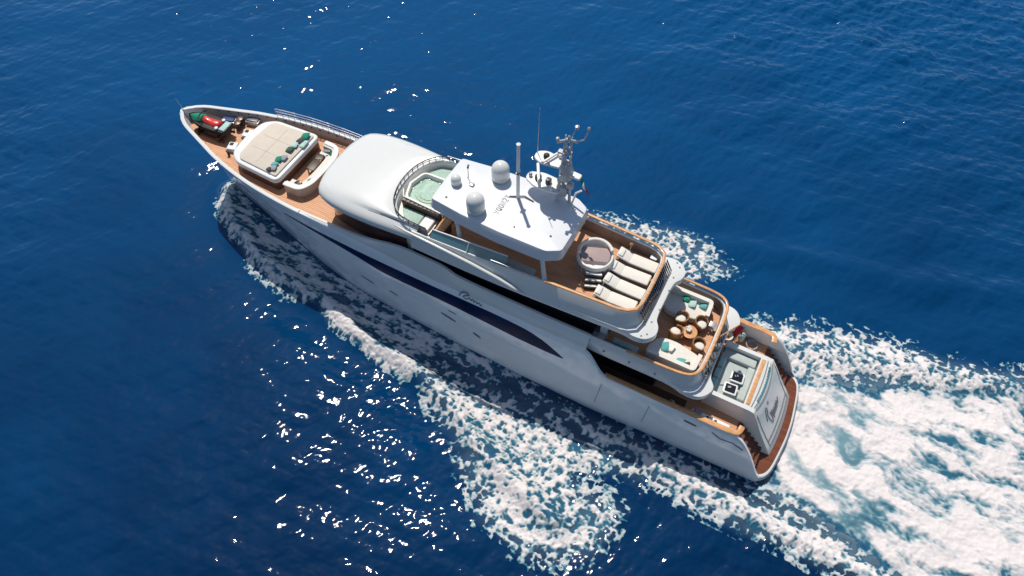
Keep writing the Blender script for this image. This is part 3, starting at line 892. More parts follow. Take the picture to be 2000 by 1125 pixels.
# spa tub with steps on the sun deck
cx, cy = 11.45, -.28
tub = MB().lathe([(.88, 0), (.88, .80), (.85, .9), (.78, .92), (.75, .86), (.74, .7), (.0, .7)], (cx, cy, 6.94), 40).build("spa_tub", "vinyl", Y, 40)
dc = Vector((.36, -.93)).normalized()
cv = [(cx + .72 * math.cos(t), cy + .72 * math.sin(t)) for t in list(np.linspace(-.62, .62, 10)) + list(np.linspace(PI - .62, PI + .62, 10))]
cv = [(cx + (x - cx) * -dc.y + (y - cy) * dc.x, cy + (x - cx) * dc.x + (y - cy) * dc.y) for x, y in cv]
MB().prism(cv, 7.60, 7.83, .04).build("tub_cover", "mauve", tub, 40)
cb = MB()
P = [(cx + .78 * math.cos(t), cy + .78 * math.sin(t), 7.98) for t in np.linspace(-2.6, .5, 20)]
cb.tube(P, .09, 8)
cb.build("tub_headrest", "cush", tub, 60)
pn = MB()
for t in np.linspace(.55, 2.7, 9):
    c_, s_ = math.cos(t), math.sin(t)
    pn.box((cx + .865 * c_, cy + .865 * s_, 7.32), (.03, .19, .62), rz=t)
pn.build("tub_panel", "chrome", tub, 0)
ss = MB()
tr = MB()
d = Vector((-.36, .93)).normalized()
for k in range(3):
    q = Vector((cx, cy)) + d * (.95 + .2 * k)
    h = .62 - .2 * k
    ss.box((q.x, q.y, 6.94 + h / 2), (.8, .2, h), rz=math.atan2(d.y, d.x) - PI / 2)
    tr.box((q.x, q.y, 6.95 + h), (.74, .13, .03), rz=math.atan2(d.y, d.x) - PI / 2)
ss.build("tub_steps", "dbrown", tub, 0)
tr.build("step_tread", "vinyl", tub, 0)

# foredeck sun bed and horseshoe sofa
pad_h = rnd([(29.12, 0), (29.12, 1.92), (31.95, 1.78), (32.6, 1.3), (32.72, 0)], .34, 6, closed=False)
bed = MB().prism(sym(pad_h), 4.89, 5.52).build("sun_bed", "wood", Y, 40)
MB().prism(inset(sym(pad_h), -.05), 5.46, 5.74, .07).build("sun_bed_rim", "white", bed, 50)
pc = MB()
for (x0, x1) in ((29.35, 32.15),):
    pc.prism(sym(rnd([(29.28, 0), (29.28, 1.74), (31.85, 1.6), (32.1, 1.3), (32.2, 0)], .12, 5, closed=False)), 5.72, 5.83, .04)
pco = pc.build("sun_bed_cushion", "beige", bed, 50)
sm_ = MB()
ribbon(sm_, [(30.9, y, 5.832) for y in np.linspace(-1.42, 1.42, 5)], .025, (0, 0, 1))
for y in (-.5, .5):
    ribbon(sm_, [(x, y, 5.832) for x in np.linspace(29.5, 31.85, 5)], .025, (0, 0, 1))
sm_.build("cushion_seam", "inner", pco, 0)
bed.location.z = .3
sp_ = rnd([(28.75, 1.84), (27.75, 1.8), (27.38, 1.15), (27.32, 0), (27.38, -1.2), (27.75, -1.82), (28.6, -1.86)], .6, 6, closed=False)
so = MB().wall(sp_, .16, 4.89, 5.58).build("foredeck_sofa", "inner", Y, 40)
strip(offs(sp_, .07), 5.56, .26, .07).build("sofa_rim", "white", so, 60)
MB().wall(offs(sp_, .17), .55, 4.89, 5.28).build("sofa_seat", "sofa", so, 50)
MB().wall(offs(sp_, .17), .14, 5.25, 5.55).build("sofa_backrest", "sofa", so, 50)
so.location.z = .3
# deck gear on the bow
for (x, y, m) in ((35.0, -.92, "navy"), (33.72, -1.55, "dsteel")):
    lk = MB().box((x, y, 5.06), (.85, .45, .32), rz=.25, b=.04).build("deck_locker", "chrome", Y, 40)
    lk.location.z = .3
    MB().box((x, y, 5.25), (.72, .32, .08), rz=.25, b=.03).build("locker_lid", m, lk, 40)
for (x, y) in ((34.35, -1.2), (34.25, -.85)):
    wl = MB().lathe([(.2, 0), (.2, .12), (.11, .2), (.11, .34), (.2, .44), (.2, .5), (.0, .54)], (x, y, 4.9), 14).build("anchor_windlass", "wood", Y, 40)
    wl.location.z = .3
    MB().tube([(x + .15, y, 5.0), (x + .9, y + .12, 4.95), (x + 1.7, y + .3, 4.95)], .035, 6).build("anchor_chain", "dsteel", wl, 60)
for (x, y) in ((33.45, .62), (33.35, -.6)):
    vb = MB().box((x, y, 5.05), (.55, .6, .3), rz=.3, b=.05).build("deck_hatch", "white", Y, 40)
    vb.location.z = .3
    MB().box((x + .1, y - .08, 5.215), (.2, .2, .05), rz=.3, b=.02).build("hatch_latch", "blackf", vb, 40)
    MB().lathe([(.07, 0), (.07, .28), (.1, .32), (.0, .36)], (x - .05, y + .48, 5.2), 10).build("mooring_bollard", "blackf", Y, 40)
MB().tube([(37.35, 0, 5.95), (37.62, 0, 6.75)], .03, 6, .015).build("jackstaff", "steel", Y, 60)
for sg in (1, -1):
    for s in np.arange(28, 36.2, .55):
        t = TOP(s)
        MB().lathe([(.035, 0), (.035, .07), (.0, .08)], (xs(s, t), sg * (hs(s, t) - .2), t - .1), 6).build("bulwark_cleat", "blackf", Y, 0)
S_ = list(np.arange(26.6, 32.4, .36))
br = MB()
for hgt in (.62, .42, .22):
    br.tube([(s, -(hs(s, TOP(s)) - .10), TOP(s) + hgt) for s in S_], .026, 6)
for s in S_:
    y = -(hs(s, TOP(s)) - .10)
    br.tube([(s, y, TOP(s) - .02), (s, y, TOP(s) + .62)], .02, 6)
br.build("bow_rail", "steel", Y, 60)

# ------------------------------------------------------------------ loose things on the decks
def make_lounger(label, group):
    t = thing("sun_lounger", label, "sun lounger", group=group)
    fr = MB()
    for sy_ in (.3, -.3):
        fr.box((0, sy_, .2), (2.0, .05, .07))
    for x in np.arange(-.95, 1.0, .16):
        fr.box((x, 0, .235), (.1, .62, .03))
    fr.build("frame", "rope", t, 0)
    for sx in (.85, -.85):
        for sy_ in (.29, -.29):
            MB().box((sx, sy_, .09), (.06, .05, .18)).build("leg", "dsteel", t, 0)
    m_ = MB()
    m_.box((-.33, 0, .315), (1.34, .64, .13), b=.05)
    m_.build("mattress", "cush", t, 50)
    MB().box((.66, 0, .40), (.72, .64, .12), ry=-.28, b=.05).build("backrest", "cush", t, 50)
    MB().box((.84, 0, .53), (.28, .5, .11), ry=-.28, b=.05).build("headrest_pillow", "vinyl", t, 50)
    return t
ys = (-1.26, -.42, .42, 1.24)
ll = ["cream sun lounger on the starboard end of the row, beside the small white side table",
      "cream sun lounger second from starboard, its head nearest the round spa tub",
      "cream sun lounger second from port, with one lounger between it and the port rail",
      "cream sun lounger at the port end of the row, along the port teak rail"]
L0 = make_lounger(ll[0], "sun loungers in a row on the aft sun deck")
for i, y in enumerate(ys):
    if i == 0:
        L0.location = (9.62, y, 6.945)
    else:
        dup(L0, (9.66 + (.03, -.05, .04)[i - 1], y, 6.945), (.02, -.015, .025)[i - 1], ll[i])
t = thing("side_table", "small white side table by the starboard rail of the sun deck", "side table", (9.0, -1.80, 6.945))
MB().prism(rnd([(.17, .17), (-.17, .17), (-.17, -.17), (.17, -.17)], .06), .38, .43, .015).build("table_top", "white", t, 50)
MB().lathe([(.12, 0), (.03, .04), (.03, .38)], (0, 0, 0), 10).build("table_base", "steel", t, 50)
t = thing("towel_stand", "slim pale stand with a small lamp head, by the starboard rail above the loungers", "stand", (10.2, -1.72, 6.945))
MB().lathe([(.1, 0), (.02, .04), (.02, .7)], (0, 0, 0), 8).build("post", "white", t, 50)
MB().lathe([(.0, 0), (.09, .03), (.09, .12), (.0, .16)], (0, 0, .66), 10).build("lamp_head", "brown", t, 50)

def pillow(label, m, loc, rz, tilt=0.25, w=.46, h=.46, th=.15, group=None, lx=0.0):
    n = 10
    rows = []
    for i in range(n + 1):
        u = -1 + 2 * i / n
        row = []
        for j in range(n + 1):
            v = -1 + 2 * j / n
            e = (max(1 - abs(u) ** 3, 0) * max(1 - abs(v) ** 3, 0)) ** .5
            row.append((u, v, e))
        rows.append(row)
    R = Matrix.Rotation(tilt, 3, 'Y') @ Matrix.Rotation(lx, 3, 'X')
    mb = MB()
    for sg in (1, -1):
        mb.grid([[R @ Vector((u * w / 2 * (1 - .08 * abs(v) ** 2), v * h / 2 * (1 - .08 * abs(u) ** 2), sg * e * th / 2)) + Vector((0, 0, th / 2)) for (u, v, e) in r] for r in rows])
    o = mb.build("pillow", m, None, 60, loc)
    o.rotation_euler = (0, 0, rz)
    return tag(o, label, "pillow", group)
gp = "scatter pillows along the aft edge of the foredeck sun bed"
pillow("large emerald pillow at the starboard end of the sun bed", "emer", (29.62, -1.40, 6.13), .2, .35, .5, .52, .2, gp)
pillow("dark grey pillow lying against the large emerald one on the sun bed", "blackf", (29.68, -1.02, 6.13), -.2, .3, .44, .4, .14, gp)
pillow("pale teal flat pillow near the aft rim of the sun bed's starboard half", "pteal", (29.38, -.92, 6.13), .1, .1, .35, .6, .1, gp)
pillow("grey green pillow between the dark grey and the dark green pillows", "pteal", (29.75, -.56, 6.13), .3, .3, .42, .42, .15, gp)
pillow("dark olive green pillow just starboard of the sun bed's middle", "dgreen", (29.78, -.18, 6.13), .1, .35, .44, .42, .16, gp)
pillow("mottled grey pillow just port of the sun bed's middle", "greyf", (29.68, .50, 6.13), .1, .3, .44, .42, .16, gp)
pillow("emerald pillow tucked under the mottled grey one", "emer", (29.86, .72, 6.13), .4, .35, .4, .42, .16, gp)
pillow("teal pillow between the emerald pillow and the port corner of the sun bed", "teal", (29.82, 1.08, 6.13), -.2, .3, .4, .34, .14, gp)
pillow("charcoal and silver pillow at the port corner of the sun bed", "greyf", (29.72, 1.38, 6.13), .3, .3, .42, .36, .15, gp)
pillow("small charcoal pillow outermost at the port corner of the sun bed", "blackf", (29.86, 1.52, 6.13), -.3, .3, .34, .3, .13, gp)
gs = "pillows on the horseshoe sofa of the foredeck"
pillow("bright green pillow at the starboard bend of the horseshoe sofa", "emer", (27.98, -1.5, 5.58), .6, .5, .42, .42, .15, gs)
pillow("mauve grey pillow at the starboard tip of the horseshoe sofa", "greyf", (28.35, -1.5, 5.58), .1, .3, .6, .34, .12, gs)
pillow("small green pillow on the port half of the horseshoe sofa", "emer", (27.8, .86, 5.58), .3, .4, .3, .4, .12, gs)
pillow("dark brown pillow on the port arm of the horseshoe sofa", "dbrown", (28.3, 1.36, 5.58), .5, .5, .4, .42, .14, gs)
pillow("pale striped pillow against the middle of the horseshoe sofa", "greyf", (27.68, .1, 5.58), .05, .5, .28, .5, .12, gs)
def low_table(label, loc, sx, sy_, rz):
    t = thing("low_table", label, "table", loc, rz, "low tables by the horseshoe sofa")
    MB().box((0, 0, .36), (sx, sy_, .05), b=.015).build("table_top", "dbrown", t, 40)
    for a in (1, -1):
        for b in (1, -1):
            MB().box((a * (sx / 2 - .05), b * (sy_ / 2 - .05), .17), (.05, .05, .34)).build("leg", "dbrown", t, 0)
low_table("small dark brown table nearer the starboard arm of the horseshoe sofa", (28.45, -.92, 5.2), .46, .4, .3)
low_table("larger charcoal topped table at the centre of the horseshoe sofa", (28.38, -.28, 5.2), .5, .78, .05)

# personal watercraft on its cradle at the bow
jt = thing("jet_ski", "red and green jet ski strapped on a low cradle at the bow", "jet ski", (35.45, .05, 5.2), 0.05)
jt.scale = (1.12, 1.15, 1.1)
def hullrows(Ls, k=9):
    rows = []
    for (x, w, zk, zs) in Ls:
        rows.append([(x, w * math.sin(a), zk + (zs - zk) * (1 - math.cos(a))) for a in np.linspace(-PI / 2, PI / 2, k)])
    return rows
MB().grid(hullrows([(-1.15, .42, .34, .62), (-.5, .5, .3, .62), (.3, .48, .3, .66), (.8, .34, .36, .72), (1.1, .16, .5, .78), (1.22, .03, .62, .8)]), cap=True).build("hull", "black", jt, 60)
MB().prism(catmull([(-1.15, .4), (-.4, .47), (.3, .44), (.8, .3), (1.2, .02)], 4) + catmull([(1.2, -.02), (.8, -.3), (.3, -.44), (-.4, -.47), (-1.15, -.4)], 4), .6, .74, .05).build("deck", "black", jt, 40)
MB().grid([[(x, y * w, z - .18 * abs(y) ** 2.5) for y in np.linspace(-1, 1, 9)] for (x, w, z) in ((.15, .1, .86), (.35, .28, 1.0), (.7, .26, .95), (1.0, .16, .85), (1.2, .03, .76))], cap=True).build("hood", "emer", jt, 60)
MB().grid([[(x, w * math.cos(a), .72 + h * math.sin(a)) for a in np.linspace(0, PI, 9)] for (x, w, h) in ((-.78, .16, .1), (-.66, .25, .2), (-.3, .24, .14), (0, .22, .2), (.2, .2, .26), (.3, .12, .2))], cap=True).build("seat", "red", jt, 60)
MB().tube([(.25, .34, 1.1), (.33, .1, 1.14), (.33, -.1, 1.14), (.25, -.34, 1.1)], .03, 6).build("handlebar", "black", jt, 60)
MB().box((-1.05, 0, .78), (.34, .66, .1), b=.04).build("boarding_platform", "pteal", jt, 40)
fn = MB()
for y in (.2, -.2):
    fn.lathe([(.0, 0), (.09, .04), (.09, .1), (.0, .14)], (-.75, y * 1.5, .76), 10)
fn.build("fender_ball", "white", jt, 60)
cr_ = MB()
for x in (-.75, .55):
    cr_.box((x, 0, .16), (.16, 1.05, .3), b=.02)
for y in (.42, -.42):
    cr_.box((-.1, y, .08), (1.9, .1, .12), b=.02)
cr_.build("cradle", "wood", jt, 40)

# upper deck aft: two big sofas, chairs and tables
def big_sofa(label, loc, sg):
    t = thing("sofa", label, "sofa", loc, 0, "deep sofas of the upper aft deck")
    base = rnd([(1.25, .62 * sg), (1.35, .1 * sg), (1.0, -.62 * sg), (.2, -.72 * sg), (-1.1, -.45 * sg), (-1.2, .62 * sg)], .3)
    MB().prism(base, .05, .3).build("base", "white", t, 40)
    MB().prism(inset(base, -.02), .28, .46, .06).build("seat", "sofa", t, 50)
    bp = [(1.2, .62 * sg), (-1.1, .62 * sg), (-1.16, -.36 * sg)]
    bp = rnd(bp, .25, 5, closed=False)
    MB().wall(bp if sg > 0 else bp[::-1], .2, .44, .82).build("backrest", "sofa", t, 50)
    return t
big_sofa("deep ivory sofa with blue green pillows on the starboard side of the upper aft deck", (6.75, -1.48, 4.675), -1)
big_sofa("deep ivory sofa with teal pillows on the port side of the upper aft deck", (6.3, 1.42, 4.675), 1)
gu = "pillows on the two deep sofas"
pillow("emerald pillow at the forward end of the starboard deep sofa", "emer", (6.95, -1.82, 5.13), .3, .5, .4, .42, .15, gu)
pillow("pale blue grey pillow in front of the emerald one on the starboard sofa", "pteal", (6.58, -1.62, 5.13), .1, .5, .42, .42, .15, gu)
pillow("pale teal pillow at the middle of the starboard deep sofa", "teal", (6.05, -1.80, 5.13), -.1, .5, .42, .42, .15, gu)
pillow("dark teal pillow at the forward end of the port deep sofa", "teal", (6.9, 1.25, 5.13), .3, .5, .42, .5, .15, gu)
pillow("white pillow leaning on the dark teal one of the port deep sofa", "vinyl", (6.62, 1.2, 5.13), -.2, .6, .4, .42, .15, gu)
pillow("turquoise pillow against the back of the port deep sofa", "teal", (5.98, 1.72, 5.13), -.1, .5, .5, .5, .15, gu)
pillow("charcoal pillow beside the turquoise one on the port deep sofa", "blackf", (5.6, 1.74, 5.13), .3, .6, .3, .42, .12, gu)

def make_chair():
    t = thing("armchair", "", "armchair")
    P = [(.28 * math.cos(a), .28 * math.sin(a)) for a in np.linspace(-2.4, 2.4, 16)]
    P = [(-x, y) for x, y in P]
    MB().wall(P, .06, .3, lambda i: .62 + .14 * math.sin(PI * i / 15)).build("shell", "brown", t, 60)
    MB().lathe([(.29, 0), (.3, .08), (.28, .14)], (0, 0, .24), 16).build("seat", "brown", t, 50)
    MB().lathe([(.23, 0), (.26, .04), (.25, .1), (.18, .13), (.0, .14)], (0.03, 0, .37), 16).build("cushion", "cush", t, 60)
    for a in (1, -1):
        for b in (1, -1):
            MB().box((a * .18, b * .18, .13), (.04, .04, .26)).build("leg", "dbrown", t, 0)
    return t
ch0 = make_chair()
gc = "wicker armchairs on the upper aft deck"
chairs = [((6.75, -.62), .3, "wicker armchair nearest the starboard deep sofa, on its port side forward"),
          ((5.80, -.78), 2.6, "wicker armchair by the aft rail, at the starboard end of the chair group"),
          ((6.72, .22), -.5, "wicker armchair in the forward row close to the port deep sofa"),
          ((5.50, .42), 2.9, "wicker armchair by the aft rail, at the port end of the chair group")]
for i, ((x, y), rz, lb) in enumerate(chairs):
    if i == 0:
        ch0.location = (x, y, 4.675)
        ch0.rotation_euler.z = rz
        ch0["label"] = lb
        ch0["group"] = gc
    else:
        dup(ch0, (x, y, 4.675), rz, lb, gc)
t = thing("coffee_table", "round teak coffee table in the middle of the four wicker armchairs", "table", (6.15, -.12, 4.675))
MB().lathe([(.36, 0), (.38, .02), (.38, .05), (.0, .06)], (0, 0, .4), 24).build("table_top", "cap", t, 40)
MB().lathe([(.2, 0), (.06, .06), (.06, .4)], (0, 0, 0), 14).build("pedestal", "dbrown", t, 40)
fw = thing("flower_bowl", "small bowl of white flowers on the round teak coffee table", "flowers", (6.22, -.15, 5.135))
MB().lathe([(.06, 0), (.13, .07), (.12, .09)], (0, 0, 0), 12).build("bowl", "vinyl", fw, 40)
fb = MB()
for k in range(16):
    a, r = k * 2.4, .03 + .1 * (k / 16) ** .5
    fb.lathe([(.0, 0), (.05, .03), (.05, .07), (.0, .1)], (r * math.cos(a), r * math.sin(a), .07 + .05 * random.random()), 6)
fb.build("blossoms", "flower", fw, 60)
t = thing("drinks_table", "small grey side table beside the aft armchair on the starboard side", "side table", (5.28, -1.02, 4.675))
MB().box((0, 0, .44), (.34, .34, .04), b=.01).build("table_top", "chrome", t, 40)
MB().lathe([(.14, 0), (.03, .04), (.03, .43)], (0, 0, 0), 10).build("pedestal", "steel", t, 40)
t = thing("sofa", "grey shaded bench seat in the port side passage of the upper deck", "bench", (8.6, 2.02, 4.675))
MB().box((0, 0, .22), (1.3, .5, .4), b=.06).build("seat", "greyup", t, 50)
MB().box((.1, .22, .5), (1.0, .1, .34), b=.04).build("backrest", "teal", t, 50)
t = thing("round_table", "round grey table standing in the port side passage of the upper deck", "table", (9.9, 2.25 - .12, 4.675))
MB().lathe([(.3, 0), (.32, .02), (.32, .05), (.0, .06)], (0, 0, .5), 20).build("table_top", "chrome", t, 40)
MB().lathe([(.16, 0), (.04, .05), (.04, .5)], (0, 0, 0), 12).build("pedestal", "dsteel", t, 40)

# main deck aft
for y, lb in ((.95, "wicker armchair at the port end of the main deck cockpit row"), (.1, "wicker armchair in the middle of the main deck cockpit row"), (-.75, "wicker armchair nearest the red ensign in the main deck cockpit")):
    dup(ch0, (4.85, y, 2.37), PI, lb, "wicker armchairs in the main deck cockpit")
t = thing("cockpit_table", "long dark table under the upper deck overhang of the main deck cockpit", "table", (5.65, .1, 2.37))
MB().prism(rnd([(.4, 1.2), (-.4, 1.2), (-.4, -1.2), (.4, -1.2)], .2), .68, .74, .02).build("table_top", "wood", t, 40)
for y in (.7, -.7):
    MB().lathe([(.25, 0), (.08, .06), (.08, .68)], (0, y, 0), 12).build("pedestal", "dbrown", t, 40)
for (x, y, lb) in ((3.22, .08, "square black glass table with white rim nearer starboard in the aft seating well"), (3.34, .82, "square black glass table with white rim nearer port in the aft seating well")):
    t = thing("glass_table", lb, "table", (x, y, 2.98), .08, "square glass tables in the aft seating well")
    MB().prism(rnd([(.33, .3), (-.33, .3), (-.33, -.3), (.33, -.3)], .08), .3, .36, .015).build("table_rim", "white", t, 40)
    MB().prism(rnd([(.25, .22), (-.25, .22), (-.25, -.22), (.25, -.22)], .05), .355, .372).build("glass_top", "glass", t, 40)
    MB().box((.0, .0, .15), (.3, .28, .3)).build("pedestal", "greyup", t, 0)
    MB().box((.06, -.05, .385), (.16, .1, .025), rz=.4).build("tray", "mauve", t, 0)
gw = thing("gangway", "white folded gangway with dark wheels lying along the port bulwark", "gangway", (3.65, 2.62, 2.37), -.02)
MB().box((0, 0, .62), (1.9, .26, .1), b=.03).build("walkway", "white", gw, 40)
for x in (-.8, .8):
    MB().box((x, 0, .3), (.08, .2, .6)).build("support", "dsteel", gw, 0)
for x in (-.25, .15, .55):
    MB().lathe([(.0, 0), (.07, .01), (.07, .06), (.0, .07)], (x, .03, .67), 10).build("wheel", "blackf", gw, 40)
MB().box((.65, 0, .72), (.4, .22, .12), b=.03).build("winch_cover", "greyf", gw, 40)
rope = MB()
for k in range(4):
    rope.tube([((.2 + .03 * k) * math.cos(a), (.2 + .03 * k) * math.sin(a), .05 + .05 * k) for a in np.linspace(0, 6.1, 16)], .035, 6)
for (x, y, m, lb) in ((3.1, -2.55, "greyf", "coil of grey mooring rope by the starboard bulwark near the stairs"), (4.4, -2.5, "vinyl", "coil of white mooring rope by the starboard bulwark, the forward one")):
    o = rope.build("rope_coil", m, None, 60, (x, y, 2.37))
    tag(o, lb, "rope", "coiled mooring ropes")
fe = MB().lathe([(.0, 0), (.1, .04), (.15, .12), (.15, .6), (.1, .68), (.04, .72), (.04, .78), (.0, .78)], (0, 0, 0), 12)
o = fe.build("fender", "pteal", None, 60, (3.7, -2.62, 2.37))
tag(o, "pale teal fender standing between the two rope coils at the starboard bulwark", "fender")

# flags
def flag(name, label, base, d, drop, w, h, cols, amp=.06):
    r = thing(name, label, "flag", base)
    n = len(cols)
    for k, m in enumerate(cols):
        rows = []
        for i in range(7):
            u = (k + i / 6) / n
            col_ = []
            for j in range(7):
                v = j / 6
                q = Vector(d) * (w * u) + Vector((0, 0, -h * v - drop * u)) + Vector((-d[1], d[0], 0)) * (amp * math.sin(u * 7 + v * 2.5))
                col_.append(q)
            rows.append(col_)
        front = [[q + Vector((-d[1], d[0], 0)) * .006 for q in r_] for r_ in rows]
        MB().grid(rows).grid(front).build("bunting", m, r, 60)
    return r
stf = MB().tube([(4.9, -.15, 5.35), (4.55, -.52, 5.7), (4.15, -.95, 6.1)], .035, 6)
stf.build("ensign_staff", "cap", Y, 60)
flag("ensign", "red ensign hanging from the varnished staff over the stern", (4.2, -.90, 6.02), (-.45, -.5, 0), .4, .8, .8, ["redf"], .12)
flag("courtesy_flag", "small green, white and red flag flying from the mast", (mx - .72, my + .02, 11.3), (-.85, .5, 0), .35, .62, .3, ["greenf", "whitef", "redf"], .04)

# ------------------------------------------------------------------ the sea
rng = np.random.default_rng(11)
def make_waves(n, l0, l1, amp, spread, az0):
    out = []
    for k in range(n):
        lam = l0 * (l1 / l0) ** ((k + rng.random()) / n)
        th = az0 + rng.normal(0, spread)
        out.append((2 * PI / lam * math.cos(th), 2 * PI / lam * math.sin(th), rng.random() * 2 * PI, amp * lam / (2 * PI) * (0.7 + .6 * rng.random())))
    return out
WAVES = make_waves(84, .21, 1.7, .0165, .85, YAW + .25) + make_waves(24, 1.6, 9, .019, .5, YAW + .25)
CREST = [[(36.0, .35), (35.2, 1.5), (33.6, 2.4), (31.4, 3.4), (28.2, 4.3), (25.6, 4.5), (22.7, 5.3), (19.3, 5.6), (16, 6.6), (12.5, 8.4), (8.5, 9.6)],
         [(12, 4.3), (8.5, 4.6), (4.6, 4.8), (0, 4.9), (-5, 5.1), (-10, 5.6)],
         [(36.0, -.35), (33, -2.4), (28, -4.5), (22, -5.8), (14, -8.4), (8, -9.8), (2, -11.6), (-4, -12.6), (-12, -15.6), (-24, -19)],
         [(4, -4.4), (0, -5.2), (-6, -7.0), (-14, -9.4)]]
def dist_poly(X, Yy, P):
    d = np.full(X.shape, 1e9)
    for (x0, y0), (x1, y1) in zip(P[:-1], P[1:]):
        dx, dy = x1 - x0, y1 - y0
        t = np.clip(((X - x0) * dx + (Yy - y0) * dy) / (dx * dx + dy * dy), 0, 1)
        d = np.minimum(d, np.hypot(X - x0 - t * dx, Yy - y0 - t * dy))
    return d
def height(X, Yy):
    h = np.zeros_like(X)
    gx = 0.75 + 0.5 * np.sin(X * .11 + 1.3 + .6 * np.sin(Yy * .07)) * np.sin(Yy * .13 + .4)     # gusty patches
    for kx, ky, ph_, a in WAVES:
        s_ = np.sin(kx * X + ky * Yy + ph_)
        h += a * (s_ + .25 * np.cos(2 * (kx * X + ky * Yy + ph_)))
    chop = np.exp(-((X - 18) / 9) ** 2 - ((Yy - 12) / 7) ** 2)
    lee = np.exp(-((X - 33) / 11) ** 2 - ((Yy + 15) / 11) ** 2)
    brz = (1 / (1 + np.exp((X - 14) / 5)) + .7 / (1 + np.exp((50 - X) / 4))) / (1 + np.exp((Yy + 10 + 8 / (1 + np.exp((X - 40) / 4))) / 3.5))
    h *= np.clip(gx, .55, 1.25) + .45 * chop - .58 * lee + 1.15 * brz
    r = np.hypot(np.maximum(np.abs(X - 26.5) - 40, 0), np.maximum(np.abs(Yy + 11) - 36, 0))
    h *= np.exp(-r / 14)
    near = np.exp(-np.maximum(np.abs(Yy) - 3.0, 0) / .8) * ((X > -.5) & (X < 36))
    h *= 1 - .5 * near
    for P, a, w in zip(CREST, (.5, .22, .20, .20), (.55, .4, 1.0, .8)):
        d = dist_poly(X, Yy, P)
        h += a * np.exp(-(d / w) ** 2) - a * .35 * np.exp(-((d - 1.6) / 1.1) ** 2)
    return h
def inside(X, Yy, P):
    c = np.zeros(X.shape, bool)
    n = len(P)
    for i in range(n):
        x0, y0 = P[i]
        x1, y1 = P[(i + 1) % n]
        k = ((y0 > Yy) != (y1 > Yy))
        xi = x0 + (Yy - y0) / ((y1 - y0) if abs(y1 - y0) > 1e-9 else 1e-9) * (x1 - x0)
        c ^= k & (X < xi)
    return c
def region(X, Yy, P, soft_in, soft_out):
    d = dist_poly(X, Yy, P + [P[0]])
    i = inside(X, Yy, P)
    return np.where(i, .5 + .5 * np.clip(d / soft_in, 0, 1), .5 - .5 * np.clip(d / soft_out, 0, 1))
def vnoise(X, Yy, seed):
    r = np.random.default_rng(seed).random((256, 256))
    xi, yi = np.floor(X).astype(int), np.floor(Yy).astype(int)
    fx, fy = X - xi, Yy - yi
    fx, fy = fx * fx * (3 - 2 * fx), fy * fy * (3 - 2 * fy)
    a, b = r[xi % 256, yi % 256], r[(xi + 1) % 256, yi % 256]
    c, d = r[xi % 256, (yi + 1) % 256], r[(xi + 1) % 256, (yi + 1) % 256]
    return (a * (1 - fx) + b * fx) * (1 - fy) + (c * (1 - fx) + d * fx) * fy
def fbm(X, Yy, s0, octs, seed, gain=.6):
    t = np.zeros_like(X)
    w = 0
    for o in range(octs):
        a = gain ** o
        f = 2.03 ** o / s0
        c, s_ = math.cos(o * 1.1), math.sin(o * 1.1)
        t += a * vnoise((X * c - Yy * s_) * f + 17.3 * o, (X * s_ + Yy * c) * f + 5.1 * o, seed + o)
        w += a
    return t / w
BOW = [(36.1, .2), (35.6, 1.4), (33.8, 2.5), (31.4, 3.7), (28.5, 4.9), (26.4, 4.5), (24.6, 4.8), (22.6, 5.6), (20.8, 5.9), (18.8, 6.1), (18.0, 4.2), (13, 4.0), (14.5, 3.3), (19, 3.1), (24, 2.7), (30, 1.5), (35, .3)]
PATCH = [(19.4, 5.3), (17.6, 6.4), (15.9, 7.6), (14.2, 8.7), (12.9, 10.2), (11.4, 11.2), (9.2, 11.7), (7.6, 11.1), (6.4, 10.2), (5.7, 8.7), (5.7, 7.6), (7.4, 7.4), (8.6, 7.5), (8.4, 6.6), (7.0, 5.9), (5.2, 5.5), (7.5, 4.9), (11, 4.4), (15.5, 4.4)]
BAND = [(13, 3.9), (8, 3.85), (5, 3.75), (1.2, 3.9), (-1.0, 3.5), (-3.5, 4.1), (-8, 5.0), (-20, 7), (-20, 8.2), (-8, 6.2), (-4.6, 5.7), (-1, 5.6), (2, 5.7), (5, 5.5), (8, 5.0)]
WAKE = [(.3, -3.3), (-2.3, -4.1), (-6.0, -5.9), (-11, -8.2), (-22, -12), (-22, 5), (-8, 4.6), (-4, 3.7), (-2.0, 3.1), (-.3, 2.9), (.2, 1.8), (.1, -2)]
STB1 = [(16, -8.0), (13.5, -9.0), (11.6, -9.4), (9.4, -10.1), (7.6, -10.0), (6.6, -9.3), (5.6, -8.8), (7.0, -7.2), (9, -6.4), (13, -6.4)]
STB2 = [(3.4, -5.3), (2.0, -6.4), (-.2, -7.1), (-2.8, -7.8), (-6.2, -8.4), (-12, -9.6), (-20, -13), (-20, -11), (-10.6, -7.9), (-6, -6.2), (-3.3, -5.0), (-1.0, -3.8), (.8, -3.5), (1.6, -3.7)]
